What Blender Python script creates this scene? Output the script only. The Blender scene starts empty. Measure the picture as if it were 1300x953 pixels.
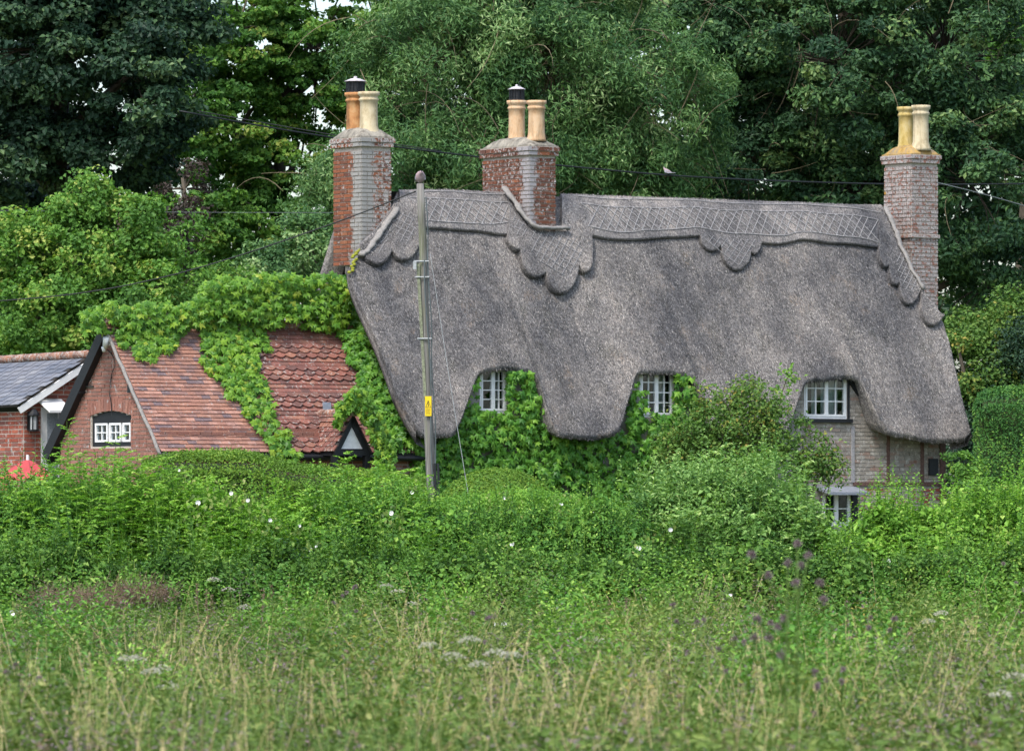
import bpy, math, random
import numpy as np
from mathutils import Matrix, Vector

rng = np.random.default_rng(7)
PA = np.array
random.seed(7)
scene = bpy.context.scene
COL = scene.collection
R = math.radians

# ------------------------------------------------------------------ camera, world, sun
F, CX, HY, EYE = 7600.0, 650.0, 636.0, 1.9      # focal length and centre in photograph pixels (1300 wide)
cam = bpy.data.cameras.new('camera')
cam_o = bpy.data.objects.new('camera', cam)
COL.objects.link(cam_o)
cam_o.location = (0, 0, EYE)
cam_o.rotation_euler = (R(90), 0, 0)
cam.sensor_width = 36
cam.lens = F / 1300 * 36
cam.shift_y = (HY - 476.5) / 1300
cam.clip_start = 0.5
cam.clip_end = 6000
cam.dof.use_dof = True
cam.dof.focus_distance = 100
cam.dof.aperture_fstop = 9.0
scene.camera = cam_o

world = bpy.data.worlds.new('World')
scene.world = world
world.use_nodes = True
wn = world.node_tree
for n in list(wn.nodes):
    wn.nodes.remove(n)
SUN_EL, SUN_AZ = R(56), R(-152)     # azimuth measured from +Y towards +X: high, behind the camera and a little left
sky = wn.nodes.new('ShaderNodeTexSky')
sky.sky_type = 'NISHITA'
sky.sun_disc = False
sky.sun_elevation = SUN_EL
sky.sun_rotation = SUN_AZ
sky.dust_density = 2.5
sky.air_density = 1.0
sky.ozone_density = 1.0
bg = wn.nodes.new('ShaderNodeBackground')
bg.inputs[1].default_value = 0.15
wo = wn.nodes.new('ShaderNodeOutputWorld')
wn.links.new(sky.outputs[0], bg.inputs[0])
wn.links.new(bg.outputs[0], wo.inputs[0])

sl = bpy.data.lights.new('sun', 'SUN')
sl.energy = 1.5
sl.angle = R(14)
sl.color = (1.0, 0.975, 0.94)
so = bpy.data.objects.new('sun', sl)
COL.objects.link(so)
sd = Vector((math.sin(SUN_AZ) * math.cos(SUN_EL), math.cos(SUN_AZ) * math.cos(SUN_EL), math.sin(SUN_EL)))
so.rotation_euler = sd.to_track_quat('Z', 'Y').to_euler()
so.location = (0, 0, 60)

scene.view_settings.view_transform = 'Standard'
scene.view_settings.look = 'None'
scene.view_settings.gamma = 1
scene.view_settings.exposure = 1.08
scene.render.engine = 'CYCLES'
scene.cycles.max_bounces = 7
scene.cycles.diffuse_bounces = 3
scene.cycles.transmission_bounces = 4
scene.cycles.transparent_max_bounces = 6
scene.cycles.use_denoising = True

# ------------------------------------------------------------------ house frame
TH = R(35)
A = np.array([math.cos(TH), math.sin(TH), 0.0])       # along the ridge, to the right and away
NF = np.array([math.sin(TH), -math.cos(TH), 0.0])     # out of the front wall
D0 = 104.11
R0 = np.array([(500 - CX) / F * D0, D0, 0.0])
ZR = EYE + (HY - 243) / F * D0


def H(u, r, z):
    """house coordinates -> world; arrays welcome"""
    u, r, z = np.broadcast_arrays(np.asarray(u, float), np.asarray(r, float), np.asarray(z, float))
    return np.stack([R0[0] + A[0] * u + NF[0] * r, R0[1] + A[1] * u + NF[1] * r, z], -1)


def W(px, py, Y):
    return np.array([(px - CX) / F * Y, Y, EYE + (HY - py) / F * Y])


def on_r(px, py, r):
    """line of sight through (px,py) meets the vertical plane at run r: gives (u, z)"""
    k = (px - CX) / F
    ax, ay = R0[0] + NF[0] * r, R0[1] + NF[1] * r
    u = (k * ay - ax) / (A[0] - k * A[1])
    return u, EYE + (HY - py) / F * (ay + A[1] * u)


def on_u(px, py, u):
    k = (px - CX) / F
    ax, ay = R0[0] + A[0] * u, R0[1] + A[1] * u
    r = (k * ay - ax) / (NF[0] - k * NF[1])
    return r, EYE + (HY - py) / F * (ay + NF[1] * r)


# ------------------------------------------------------------------ object helpers
def link(o, parent=None):
    COL.objects.link(o)
    if parent is not None:
        o.parent = parent
        o.matrix_parent_inverse = Matrix.Translation(-Vector(parent['_b'])) if '_b' in parent else Matrix.Identity(4)
    return o


def thing(name, label, cat, loc=(0, 0, 0), group=None, kind=None):
    o = bpy.data.objects.new(name, None)
    COL.objects.link(o)
    o.location = [float(c) for c in loc]
    o['_b'] = [float(c) for c in loc]
    o['label'] = label
    o['category'] = cat
    if group:
        o['group'] = group
    if kind:
        o['kind'] = kind
    o.empty_display_size = 0.2
    return o


def tag(o, label=None, cat=None, group=None, kind=None):
    if label: o['label'] = label
    if cat: o['category'] = cat
    if group: o['group'] = group
    if kind: o['kind'] = kind
    return o


def raw_mesh(name, V, faces_flat, counts, rnd=None, smooth=False):
    V = np.asarray(V, np.float32).reshape(-1, 3)
    faces_flat = np.asarray(faces_flat, np.int32).ravel()
    counts = np.asarray(counts, np.int32)
    me = bpy.data.meshes.new(name)
    me.vertices.add(len(V))
    me.vertices.foreach_set('co', V.ravel())
    me.loops.add(len(faces_flat))
    me.loops.foreach_set('vertex_index', faces_flat)
    me.polygons.add(len(counts))
    starts = np.concatenate([[0], np.cumsum(counts)[:-1]]).astype(np.int32)
    me.polygons.foreach_set('loop_start', starts)
    me.polygons.foreach_set('loop_total', counts)
    if rnd is not None:
        at = me.attributes.new('rnd', 'FLOAT', 'POINT')
        at.data.foreach_set('value', np.asarray(rnd, np.float32).ravel())
    me.polygons.foreach_set('use_smooth', np.full(len(counts), smooth))
    me.update(calc_edges=True)
    return me


class MB:
    """collects verts and faces for one mesh"""
    def __init__(s):
        s.v, s.f, s.r = [], [], []
        s.n = 0

    def add(s, V, faces, rnd=0.5):
        V = np.asarray(V, float).reshape(-1, 3)
        s.v.append(V)
        s.f += [[i + s.n for i in f] for f in faces]
        s.r.append(np.full(len(V), rnd))
        s.n += len(V)

    def box(s, o, ex, ey, ez, rnd=0.5):
        """box with corner o and edge vectors"""
        o, ex, ey, ez = (np.asarray(q, float) for q in (o, ex, ey, ez))
        V = [o, o + ex, o + ex + ey, o + ey, o + ez, o + ex + ez, o + ex + ey + ez, o + ey + ez]
        Fc = [[0, 3, 2, 1], [4, 5, 6, 7], [0, 1, 5, 4], [1, 2, 6, 5], [2, 3, 7, 6], [3, 0, 4, 7]]
        if np.dot(np.cross(ex, ey), ez) < 0:
            Fc = [f[::-1] for f in Fc]
        s.add(V, Fc, rnd)

    def tube(s, pts, rad, sides=5, rnd=0.5, cap=True, squash=1.0):
        pts = np.asarray(pts, float)
        rad = np.broadcast_to(np.asarray(rad, float), (len(pts),))
        T = np.gradient(pts, axis=0)
        T /= np.linalg.norm(T, axis=1)[:, None] + 1e-9
        ref = np.array([0, 0, 1.0]) if abs(T[0][2]) < 0.9 else np.array([1.0, 0, 0])
        V = []
        for p, t, q in zip(pts, T, rad):
            b = np.cross(t, ref); b /= np.linalg.norm(b) + 1e-9
            c = np.cross(b, t)
            for k in range(sides):
                a = 2 * math.pi * k / sides
                V.append(p + (b * math.cos(a) + c * math.sin(a) * squash) * q)
        Fc = []
        for i in range(len(pts) - 1):
            for k in range(sides):
                k2 = (k + 1) % sides
                Fc.append([i * sides + k, i * sides + k2, (i + 1) * sides + k2, (i + 1) * sides + k])
        if cap:
            Fc.append(list(range(sides))[::-1])
            Fc.append([(len(pts) - 1) * sides + k for k in range(sides)])
        s.add(V, Fc, rnd)

    def lathe(s, c, prof, sides=16, rnd=0.5, sx=1.0, sy=1.0, rot=0.0):
        """prof: list of (radius, z)"""
        V, Fc = [], []
        for rr, z in prof:
            for k in range(sides):
                a = 2 * math.pi * k / sides
                x, y = rr * sx * math.cos(a), rr * sy * math.sin(a)
                V.append((c[0] + x * math.cos(rot) - y * math.sin(rot), c[1] + x * math.sin(rot) + y * math.cos(rot), c[2] + z))
        for i in range(len(prof) - 1):
            for k in range(sides):
                k2 = (k + 1) % sides
                Fc.append([i * sides + k, i * sides + k2, (i + 1) * sides + k2, (i + 1) * sides + k])
        Fc.append(list(range(sides))[::-1])
        Fc.append([(len(prof) - 1) * sides + k for k in range(sides)])
        s.add(V, Fc, rnd)

    def grid(s, G, rnd=0.5, flip=False):
        G = np.asarray(G, float)
        a, b = G.shape[:2]
        Fc = []
        for i in range(a - 1):
            for j in range(b - 1):
                q = [i * b + j, (i + 1) * b + j, (i + 1) * b + j + 1, i * b + j + 1]
                Fc.append(q[::-1] if flip else q)
        s.add(G.reshape(-1, 3), Fc, rnd)

    def mesh(s, name, smooth=False):
        V = np.concatenate(s.v)
        cnt = [len(f) for f in s.f]
        flat = [i for f in s.f for i in f]
        return raw_mesh(name, V, flat, cnt, np.concatenate(s.r), smooth)

    def build(s, name, m, parent=None, smooth=False, origin=None):
        if origin is not None:
            s.v = [v - np.asarray(origin) for v in s.v]
        me = s.mesh(name, smooth)
        me.materials.append(m)
        o = bpy.data.objects.new(name, me)
        link(o, parent)
        if origin is not None:
            o.location = [float(c) for c in origin]
        return o


# ------------------------------------------------------------------ materials
class NT:
    def __init__(s, name):
        s.m = bpy.data.materials.new(name)
        s.m.use_nodes = True
        s.t = s.m.node_tree
        s.t.nodes.clear()
        s.out = s.t.nodes.new('ShaderNodeOutputMaterial')

    def n(s, typ, ins=None, **kw):
        nd = s.t.nodes.new('ShaderNode' + typ)
        for k, v in kw.items():
            setattr(nd, k, v)
        for k, v in (ins or {}).items():
            if isinstance(v, bpy.types.NodeSocket):
                s.t.links.new(v, nd.inputs[k])
            else:
                nd.inputs[k].default_value = v
        return nd

    def pos(s, scale=(1, 1, 1), rot=None):
        g = s.n('TexCoord').outputs['Object']
        if rot is not None:
            g = s.n('VectorRotate', {0: g, 'Angle': rot}, rotation_type='Z_AXIS').outputs[0]
        return s.n('Mapping', {0: g, 'Scale': scale}).outputs[0]

    def wpos(s, scale=(1, 1, 1), rot=None):
        g = s.n('NewGeometry').outputs['Position']
        if rot is not None:
            g = s.n('VectorRotate', {0: g, 'Angle': rot}, rotation_type='Z_AXIS').outputs[0]
        return s.n('Mapping', {0: g, 'Scale': scale}).outputs[0]

    def noise(s, vec, scale, detail=3, rough=0.6):
        return s.n('TexNoise', {'Vector': vec, 'Scale': scale, 'Detail': detail, 'Roughness': rough}).outputs[0]

    def ramp(s, fac, stops, interp='LINEAR'):
        nd = s.n('ValToRGB', {0: fac})
        cr = nd.color_ramp
        cr.interpolation = interp
        while len(cr.elements) < len(stops):
            cr.elements.new(0.5)
        for e, (p, c) in zip(cr.elements, stops):
            e.position = p
            e.color = (c[0], c[1], c[2], 1) if hasattr(c, '__len__') else (c, c, c, 1)
        return nd.outputs[0]

    def mix(s, fac, a, b, mode='MIX'):
        nd = s.n('MixRGB', {0: fac}, blend_type=mode)
        for i, v in ((1, a), (2, b)):
            if isinstance(v, bpy.types.NodeSocket):
                s.t.links.new(v, nd.inputs[i])
            else:
                nd.inputs[i].default_value = (v[0], v[1], v[2], 1)
        return nd.outputs[0]

    def math(s, op, a, b=0.5):
        return s.n('Math', {0: a, 1: b}, operation=op).outputs[0]

    def attr(s, name='rnd'):
        return s.n('Attribute', attribute_name=name).outputs['Fac']

    def bump(s, h, strength=0.5, dist=0.02):
        return s.n('Bump', {'Height': h, 'Strength': strength, 'Distance': dist}).outputs[0]

    def pbr(s, col, rough=0.8, nrm=None, metal=0.0, spec=0.3):
        ins = {'Base Color': col if isinstance(col, bpy.types.NodeSocket) else (col[0], col[1], col[2], 1),
               'Roughness': rough, 'Metallic': metal, 'Specular IOR Level': spec}
        if nrm is not None:
            ins['Normal'] = nrm
        p = s.n('BsdfPrincipled', ins)
        s.t.links.new(p.outputs[0], s.out.inputs[0])
        return s.m


def simple(name, c, rough=0.7, var=0.25, scale=30, bump=0.2, metal=0.0, spec=0.3, dist=0.005):
    t = NT(name)
    n = t.noise(t.wpos(), scale)
    lo = [q * (1 - var) for q in c]
    hi = [min(1, q * (1 + var)) for q in c]
    return t.pbr(t.ramp(n, [(0.3, lo), (0.7, hi)]), rough, t.bump(n, bump, dist), metal, spec)


def leaf_mat(name, stops, transl=0.3, rough=0.55, spec=0.25, gain=1.22):
    t = NT(name)
    stops = [(p_, (min(1, c_[0] * gain * 1.08), min(1, c_[1] * gain), c_[2] * gain * 0.82)) for p_, c_ in stops] if gain else stops
    col = t.ramp(t.attr(), stops)
    p = t.n('BsdfPrincipled', {'Base Color': col, 'Roughness': rough, 'Specular IOR Level': spec})
    tc = t.mix(1.0, col, (1.0, 1.0, 0.45), 'MULTIPLY')
    tr = t.n('BsdfTranslucent', {'Color': tc})
    mx = t.n('MixShader', {0: transl, 1: p.outputs[0], 2: tr.outputs[0]})
    t.t.links.new(mx.outputs[0], t.out.inputs[0])
    return t.m


def brick_mat(name, stops, lichen=0.3, lichen_col=(0.42, 0.40, 0.38), smear=None, smear_col=(0.30, 0.29, 0.27), extra=None, lscale=9):
    t = NT(name)
    col = t.ramp(t.attr(), stops)
    P = t.wpos()
    fine = t.noise(P, 60, 2)
    col = t.mix(0.6, col, t.ramp(fine, [(0.3, 0.55), (0.7, 1.35)]), 'MULTIPLY')
    ln = t.noise(P, lscale, 6, 0.75)
    lm = t.ramp(ln, [(0.62 - lichen * 0.32, 0.0), (0.67 - lichen * 0.32, 1.0)])
    fl = t.ramp(t.noise(P, 42, 4, 0.8), [(0.36, 0.0), (0.60, 1.0)])
    lc = t.mix(fl, [c * 0.42 for c in lichen_col], [min(1, c * 1.35) for c in lichen_col])
    col = t.mix(t.math('MULTIPLY', lm, 0.9), col, lc)
    if smear is not None:                      # cement smeared over one corner of the stack
        cx, cy, wd = smear
        mp = t.n('VectorMath', {0: P, 1: (cx, cy, 0)}, operation='SUBTRACT').outputs[0]
        sp = t.n('SeparateXYZ', {0: mp})
        ln2 = t.n('CombineXYZ', {0: sp.outputs[0], 1: sp.outputs[1]}).outputs[0]
        d = t.n('VectorMath', {0: ln2}, operation='LENGTH').outputs['Value']
        nz = t.noise(P, 4, 4, 0.7)
        d2 = t.math('ADD', t.math('MULTIPLY', d, 1.0 / wd), t.math('MULTIPLY', t.math('SUBTRACT', nz, 0.5), 2.2))
        sm = t.ramp(d2, [(0.75, 1.0), (0.95, 0.0)])
        col = t.mix(sm, col, t.mix(fine, [c * 0.75 for c in smear_col], [c * 1.3 for c in smear_col]))
    if extra is not None:
        ec, sc, th = extra
        em = t.ramp(t.noise(P, sc, 3), [(th, 0.0), (th + 0.06, 1.0)])
        col = t.mix(em, col, ec)
    return t.pbr(col, 0.9, t.bump(fine, 0.6, 0.01))


RED = [(0.0, (0.20, 0.070, 0.036)), (0.35, (0.27, 0.095, 0.045)), (0.6, (0.22, 0.078, 0.042)), (0.8, (0.11, 0.05, 0.038)), (1.0, (0.33, 0.13, 0.06))]
M = {}
M['mortar'] = simple('mortar', (0.44, 0.39, 0.33), 0.95, 0.3, 40, 0.4)
M['brick_left_stack'] = brick_mat('brick_left_stack', RED, 0.10, smear=(*(H(-0.98, 0.45, 0)[:2]), 0.33))
M['brick_left_front'] = brick_mat('brick_left_front', RED, 0.46, (0.42, 0.40, 0.375), smear=(*(H(-0.98, 0.45, 0)[:2]), 0.26), lscale=15)
M['brick_mid_stack'] = brick_mat('brick_mid_stack', [(0.0, (0.12, 0.048, 0.03)), (0.5, (0.19, 0.072, 0.04)), (0.8, (0.11, 0.055, 0.042)), (1.0, (0.30, 0.105, 0.045))], 0.28,
                                 (0.42, 0.39, 0.37), smear=(*(H(2.25, 0.72, 0)[:2]), 0.30), smear_col=(0.33, 0.31, 0.31), lscale=15)
M['brick_right_stack'] = brick_mat('brick_right_stack', [(0.0, (0.24, 0.115, 0.08)), (0.6, (0.29, 0.13, 0.09)), (1.0, (0.18, 0.11, 0.09))], 0.575,
                                   (0.38, 0.35, 0.33), lscale=11, extra=((0.36, 0.20, 0.03), 4.0, 0.66))
M['brick_annexe'] = brick_mat('brick_annexe', [(0.0, (0.27, 0.12, 0.088)), (0.5, (0.32, 0.145, 0.105)), (0.8, (0.23, 0.115, 0.09)), (1.0, (0.37, 0.18, 0.13))], 0.10)
M['brick_outbuilding'] = brick_mat('brick_outbuilding', [(0.0, (0.27, 0.07, 0.045)), (0.4, (0.33, 0.085, 0.05)), (0.7, (0.19, 0.08, 0.065)), (1.0, (0.42, 0.12, 0.07))], 0.15)
M['brick_painted'] = brick_mat('brick_painted', [(0.0, (0.25, 0.22, 0.185)), (0.7, (0.34, 0.31, 0.265)), (1.0, (0.30, 0.20, 0.155))], 0.30, (0.44, 0.41, 0.36), extra=((0.24, 0.125, 0.09), 2.2, 0.60))
M['brick_worn'] = brick_mat('brick_worn', [(0.0, (0.30, 0.09, 0.06)), (1.0, (0.38, 0.12, 0.08))], 0.50, (0.44, 0.40, 0.37), lscale=5)
M['cement'] = simple('cement', (0.25, 0.235, 0.215), 0.95, 0.25, 25, 0.5, dist=0.02)
M['black_paint'] = simple('black_paint', (0.012, 0.013, 0.015), 0.5, 0.3, 30, 0.2, spec=0.4)
M['white_paint'] = simple('white_paint', (0.80, 0.80, 0.78), 0.5, 0.08, 15, 0.1)
M['lead'] = simple('lead', (0.22, 0.24, 0.27), 0.5, 0.25, 12, 0.2, spec=0.5)
M['timber_brown'] = simple('timber_brown', (0.13, 0.075, 0.06), 0.8, 0.35, 25, 0.4)
M['timber_grey'] = simple('timber_grey', (0.30, 0.29, 0.29), 0.85, 0.25, 25, 0.4)
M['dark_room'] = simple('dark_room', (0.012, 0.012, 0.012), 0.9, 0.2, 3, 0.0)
M['curtain'] = simple('curtain', (0.55, 0.55, 0.52), 0.9, 0.2, 8, 0.2)
M['dark_stain'] = simple('dark_stain', (0.05, 0.045, 0.04), 0.9, 0.3, 12, 0.2)
M['rod'] = simple('rod', (0.30, 0.288, 0.28), 0.8, 0.3, 30, 0.1)
M['rubber'] = simple('rubber', (0.012, 0.015, 0.016), 0.5, 0.2, 5, 0.0)
M['wire'] = simple('wire', (0.10, 0.12, 0.12), 0.5, 0.2, 5, 0.0)
M['bark'] = simple('bark', (0.085, 0.07, 0.05), 0.9, 0.4, 9, 0.6, dist=0.03)
M['bark_pale'] = simple('bark_pale', (0.18, 0.15, 0.09), 0.9, 0.3, 9, 0.4, dist=0.03)
M['bird_grey'] = simple('bird_grey', (0.30, 0.30, 0.33), 0.8, 0.15, 20, 0.1)
M['bird_breast'] = simple('bird_breast', (0.34, 0.25, 0.26), 0.8, 0.15, 20, 0.1)
M['bird_dark'] = simple('bird_dark', (0.05, 0.05, 0.06), 0.7, 0.2, 20, 0.1)
M['red_cloth'] = simple('red_cloth', (0.42, 0.06, 0.06), 0.6, 0.15, 5, 0.1)
M['pale_cloth'] = simple('pale_cloth', (0.62, 0.68, 0.74), 0.7, 0.1, 5, 0.1)


def glass_mat():
    t = NT('window_glass')
    g = t.n('BsdfGlossy', {'Color': (0.9, 0.95, 1, 1), 'Roughness': 0.03})
    tr = t.n('BsdfTransparent', {'Color': (0.86, 0.9, 0.9, 1)})
    fr = t.n('Fresnel', {'IOR': 1.5})
    f = t.math('MULTIPLY', fr.outputs[0], 0.9)
    mx = t.n('MixShader', {0: f, 1: tr.outputs[0], 2: g.outputs[0]})
    t.t.links.new(mx.outputs[0], t.out.inputs[0])
    return t.m


M['glass'] = glass_mat()


def thatch_mat(name, tone=1.0, warm=True):
    t = NT(name)
    P = t.pos((1, 1, 1), -TH)
    Ps = t.pos((34, 34, 15), -TH)
    grain = t.noise(Ps, 1.6, 3, 0.75)
    vor = t.n('TexVoronoi', {'Vector': t.pos((70, 70, 36), -TH), 'Scale': 1.0}).outputs['Color']
    vb = t.n('RGBToBW', {0: vor}).outputs[0]
    g = t.math('ADD', t.math('MULTIPLY', grain, 0.65), t.math('MULTIPLY', vb, 0.35))
    c = t.ramp(g, [(0.26, (0.050 * tone, 0.049 * tone, 0.050 * tone)), (0.45, (0.138 * tone, 0.132 * tone, 0.131 * tone)),
                   (0.62, (0.235 * tone, 0.226 * tone, 0.222 * tone)), (0.78, (0.40 * tone, 0.385 * tone, 0.37 * tone))])
    streak = t.noise(t.pos((2.6, 2.6, 0.55), -TH), 1.0, 4, 0.65)
    c = t.mix(1.0, c, t.ramp(streak, [(0.3, (0.55, 0.56, 0.58)), (0.48, (0.92, 0.92, 0.92)), (0.68, (1.35, 1.29, 1.2))]), 'MULTIPLY')
    big = t.noise(t.pos((0.75, 0.75, 0.28), -TH), 1.0, 4, 0.6)
    c = t.mix(1.0, c, t.ramp(big, [(0.36, (0.62, 0.63, 0.65)), (0.60, (1.28, 1.24, 1.18))]), 'MULTIPLY')
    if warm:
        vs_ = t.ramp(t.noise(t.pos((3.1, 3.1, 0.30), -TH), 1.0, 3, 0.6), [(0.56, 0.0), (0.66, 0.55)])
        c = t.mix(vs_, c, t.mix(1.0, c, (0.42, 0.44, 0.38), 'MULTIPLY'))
        wm = t.ramp(t.noise(t.pos((1.5, 1.5, 1.2), -TH), 1.3, 5, 0.7), [(0.58, 0.0), (0.70, 0.5)])
        c = t.mix(wm, c, (0.36, 0.27, 0.19))
    return t.pbr(c, 0.95, t.bump(g, 0.7, 0.02), spec=0.1)


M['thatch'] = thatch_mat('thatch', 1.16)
M['thatch_ridge'] = thatch_mat('thatch_ridge', 1.15, False)


def straw_mat():
    t = NT('reed_straw')
    c = t.ramp(t.attr(), [(0.0, (0.052, 0.051, 0.052)), (0.35, (0.135, 0.131, 0.131)), (0.7, (0.27, 0.262, 0.258)), (1.0, (0.50, 0.48, 0.455))])
    big = t.noise(t.wpos((0.75, 0.75, 0.28), -TH), 1.0, 4, 0.6)
    c = t.mix(1.0, c, t.ramp(big, [(0.36, (0.66, 0.67, 0.69)), (0.60, (1.28, 1.24, 1.17))]), 'MULTIPLY')
    return t.pbr(c, 0.9, spec=0.1)


M['straw'] = straw_mat()


def tile_mat(name, stops, lichen=(0.42, 0.40, 0.36), amt=0.3):
    t = NT(name)
    P = t.wpos()
    c = t.ramp(t.attr(), stops)
    fine = t.noise(P, 45, 3)
    c = t.mix(0.7, c, t.ramp(fine, [(0.3, 0.6), (0.7, 1.3)]), 'MULTIPLY')
    big = t.noise(P, 2.3, 4)
    c = t.mix(0.8, c, t.ramp(big, [(0.35, (0.7, 0.72, 0.8)), (0.6, (1.08, 1.0, 0.97))]), 'MULTIPLY')
    lm = t.ramp(t.noise(P, 17, 5, 0.7), [(0.66 - amt * 0.2, 0), (0.72 - amt * 0.2, 0.8)])
    c = t.mix(lm, c, lichen)
    return t.pbr(c, 0.85, t.bump(fine, 0.4, 0.006))


M['tile'] = tile_mat('clay_tile', [(0.0, (0.34, 0.18, 0.125)), (0.4, (0.31, 0.16, 0.115)), (0.65, (0.26, 0.15, 0.12)), (0.82, (0.17, 0.125, 0.125)), (0.9, (0.40, 0.24, 0.19)), (1.0, (0.41, 0.20, 0.13))])
M['tile_dark'] = tile_mat('clay_tile_weathered', [(0.0, (0.27, 0.115, 0.085)), (0.45, (0.21, 0.09, 0.068)), (0.75, (0.14, 0.075, 0.062)), (1.0, (0.34, 0.16, 0.105))], amt=0.45)
M['tile_orange'] = tile_mat('clay_ridge_tile', [(0.0, (0.24, 0.12, 0.08)), (1.0, (0.34, 0.18, 0.12))], amt=0.8)
M['slate'] = tile_mat('roof_slate', [(0.0, (0.14, 0.155, 0.175)), (0.5, (0.165, 0.18, 0.205)), (0.8, (0.19, 0.205, 0.225)), (1.0, (0.23, 0.245, 0.26))], (0.26, 0.27, 0.26), 0.15)


def pot_mat(name, c1, c2, c3):
    t = NT(name)
    n = t.noise(t.wpos((1, 1, 0.6)), 7, 5, 0.7)
    c = t.ramp(n, [(0.3, c1), (0.5, c2), (0.72, c3)])
    st = t.ramp(t.noise(t.wpos((9, 9, 1.5)), 1.0, 5, 0.7), [(0.5, (1, 1, 1)), (0.68, (0.55, 0.53, 0.5))])
    c = t.mix(1.0, c, st, 'MULTIPLY')
    sp = t.ramp(t.noise(t.wpos(), 38, 4, 0.8), [(0.62, 0.0), (0.68, 0.7)])
    c = t.mix(sp, c, (0.20, 0.19, 0.16))
    return t.pbr(c, 0.85, t.bump(n, 0.2, 0.01))


M['pot_rust'] = pot_mat('pot_rust', (0.20, 0.10, 0.045), (0.46, 0.22, 0.085), (0.55, 0.35, 0.17))
M['pot_buff'] = pot_mat('pot_buff', (0.36, 0.27, 0.15), (0.55, 0.46, 0.29), (0.60, 0.52, 0.36))
M['pot_peach'] = pot_mat('pot_peach', (0.42, 0.24, 0.12), (0.60, 0.40, 0.23), (0.58, 0.45, 0.30))
M['pot_ochre'] = pot_mat('pot_ochre', (0.34, 0.24, 0.06), (0.50, 0.38, 0.14), (0.55, 0.48, 0.28))
M['cap_lichen'] = pot_mat('cap_lichen', (0.10, 0.09, 0.07), (0.24, 0.22, 0.18), (0.42, 0.38, 0.30))
M['cap_orange'] = pot_mat('cap_orange', (0.20, 0.17, 0.13), (0.36, 0.24, 0.09), (0.52, 0.30, 0.04))


def wood_mat():
    t = NT('pole_timber')
    n = t.noise(t.pos((60, 60, 1.6)), 1.0, 4, 0.6)
    c = t.ramp(n, [(0.3, (0.085, 0.08, 0.072)), (0.5, (0.18, 0.172, 0.155)), (0.7, (0.27, 0.26, 0.235))])
    g = t.ramp(t.noise(t.pos((9, 9, 0.8)), 1.0, 3), [(0.5, 0.0), (0.62, 0.45)])
    c = t.mix(g, c, (0.16, 0.19, 0.07))
    return t.pbr(c, 0.9, t.bump(n, 0.5, 0.01))


M['pole'] = wood_mat()


def ground_mat():
    t = NT('meadow_ground')
    n = t.noise(t.wpos(), 1.2, 6, 0.7)
    return t.pbr(t.ramp(n, [(0.3, (0.045, 0.05, 0.02)), (0.5, (0.06, 0.085, 0.025)), (0.7, (0.10, 0.095, 0.05))]), 0.95, t.bump(n, 0.5, 0.1))


M['ground'] = ground_mat()

L_ = leaf_mat
M['l_dark'] = L_('leaf_dark_maple', [(0.0, (0.010, 0.030, 0.020)), (0.5, (0.020, 0.052, 0.030)), (0.85, (0.045, 0.095, 0.045)), (1.0, (0.09, 0.15, 0.07))], 0.2, gain=1.45)
M['l_lime'] = L_('leaf_lime', [(0.0, (0.030, 0.090, 0.022)), (0.5, (0.060, 0.150, 0.030)), (0.85, (0.105, 0.205, 0.038)), (1.0, (0.17, 0.22, 0.06))], 0.4, gain=1.6)
M['l_apple'] = L_('leaf_apple', [(0.0, (0.050, 0.130, 0.030)), (0.5, (0.085, 0.205, 0.040)), (0.85, (0.15, 0.275, 0.055)), (1.0, (0.27, 0.34, 0.10))], 0.35, gain=1.4)
M['l_willow'] = L_('leaf_willow', [(0.0, (0.024, 0.068, 0.030)), (0.5, (0.052, 0.118, 0.045)), (0.85, (0.095, 0.18, 0.07)), (1.0, (0.19, 0.28, 0.15))], 0.3, gain=1.75)
M['l_deep'] = L_('leaf_deep', [(0.0, (0.014, 0.042, 0.024)), (0.5, (0.030, 0.075, 0.034)), (0.85, (0.055, 0.12, 0.045)), (1.0, (0.12, 0.19, 0.08))], 0.25, gain=1.6)
M['l_plum'] = L_('leaf_plum', [(0.0, (0.022, 0.02, 0.018)), (1.0, (0.055, 0.04, 0.04))], 0.2)
M['l_yew'] = L_('leaf_yew', [(0.0, (0.014, 0.055, 0.016)), (0.6, (0.035, 0.105, 0.024)), (1.0, (0.09, 0.17, 0.03))], 0.15, gain=1.9)
M['l_box'] = L_('leaf_box', [(0.0, (0.055, 0.12, 0.022)), (0.6, (0.10, 0.21, 0.032)), (1.0, (0.20, 0.30, 0.05))], 0.3, gain=1.4)
M['l_shrub'] = L_('leaf_shrub', [(0.0, (0.06, 0.16, 0.028)), (0.5, (0.12, 0.28, 0.042)), (0.85, (0.20, 0.38, 0.065)), (1.0, (0.31, 0.46, 0.13))], 0.35, gain=1.35)
M['l_bramble'] = L_('leaf_bramble', [(0.0, (0.028, 0.095, 0.022)), (0.5, (0.075, 0.20, 0.038)), (0.85, (0.14, 0.29, 0.05)), (1.0, (0.24, 0.40, 0.09))], 0.25, gain=1.35)
M['l_bank_shade'] = L_('leaf_bank_shade', [(0.0, (0.028, 0.085, 0.018)), (0.5, (0.065, 0.165, 0.03)), (0.85, (0.12, 0.25, 0.045)), (1.0, (0.22, 0.36, 0.08))], 0.25, gain=1.15)  # bramble leaf darkened: shade at the hedge foot is put into the colour
M['l_elder'] = L_('leaf_elder', [(0.0, (0.045, 0.12, 0.036)), (0.5, (0.09, 0.19, 0.055)), (0.85, (0.155, 0.28, 0.09)), (1.0, (0.28, 0.40, 0.18))], 0.3, gain=1.6)
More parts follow.
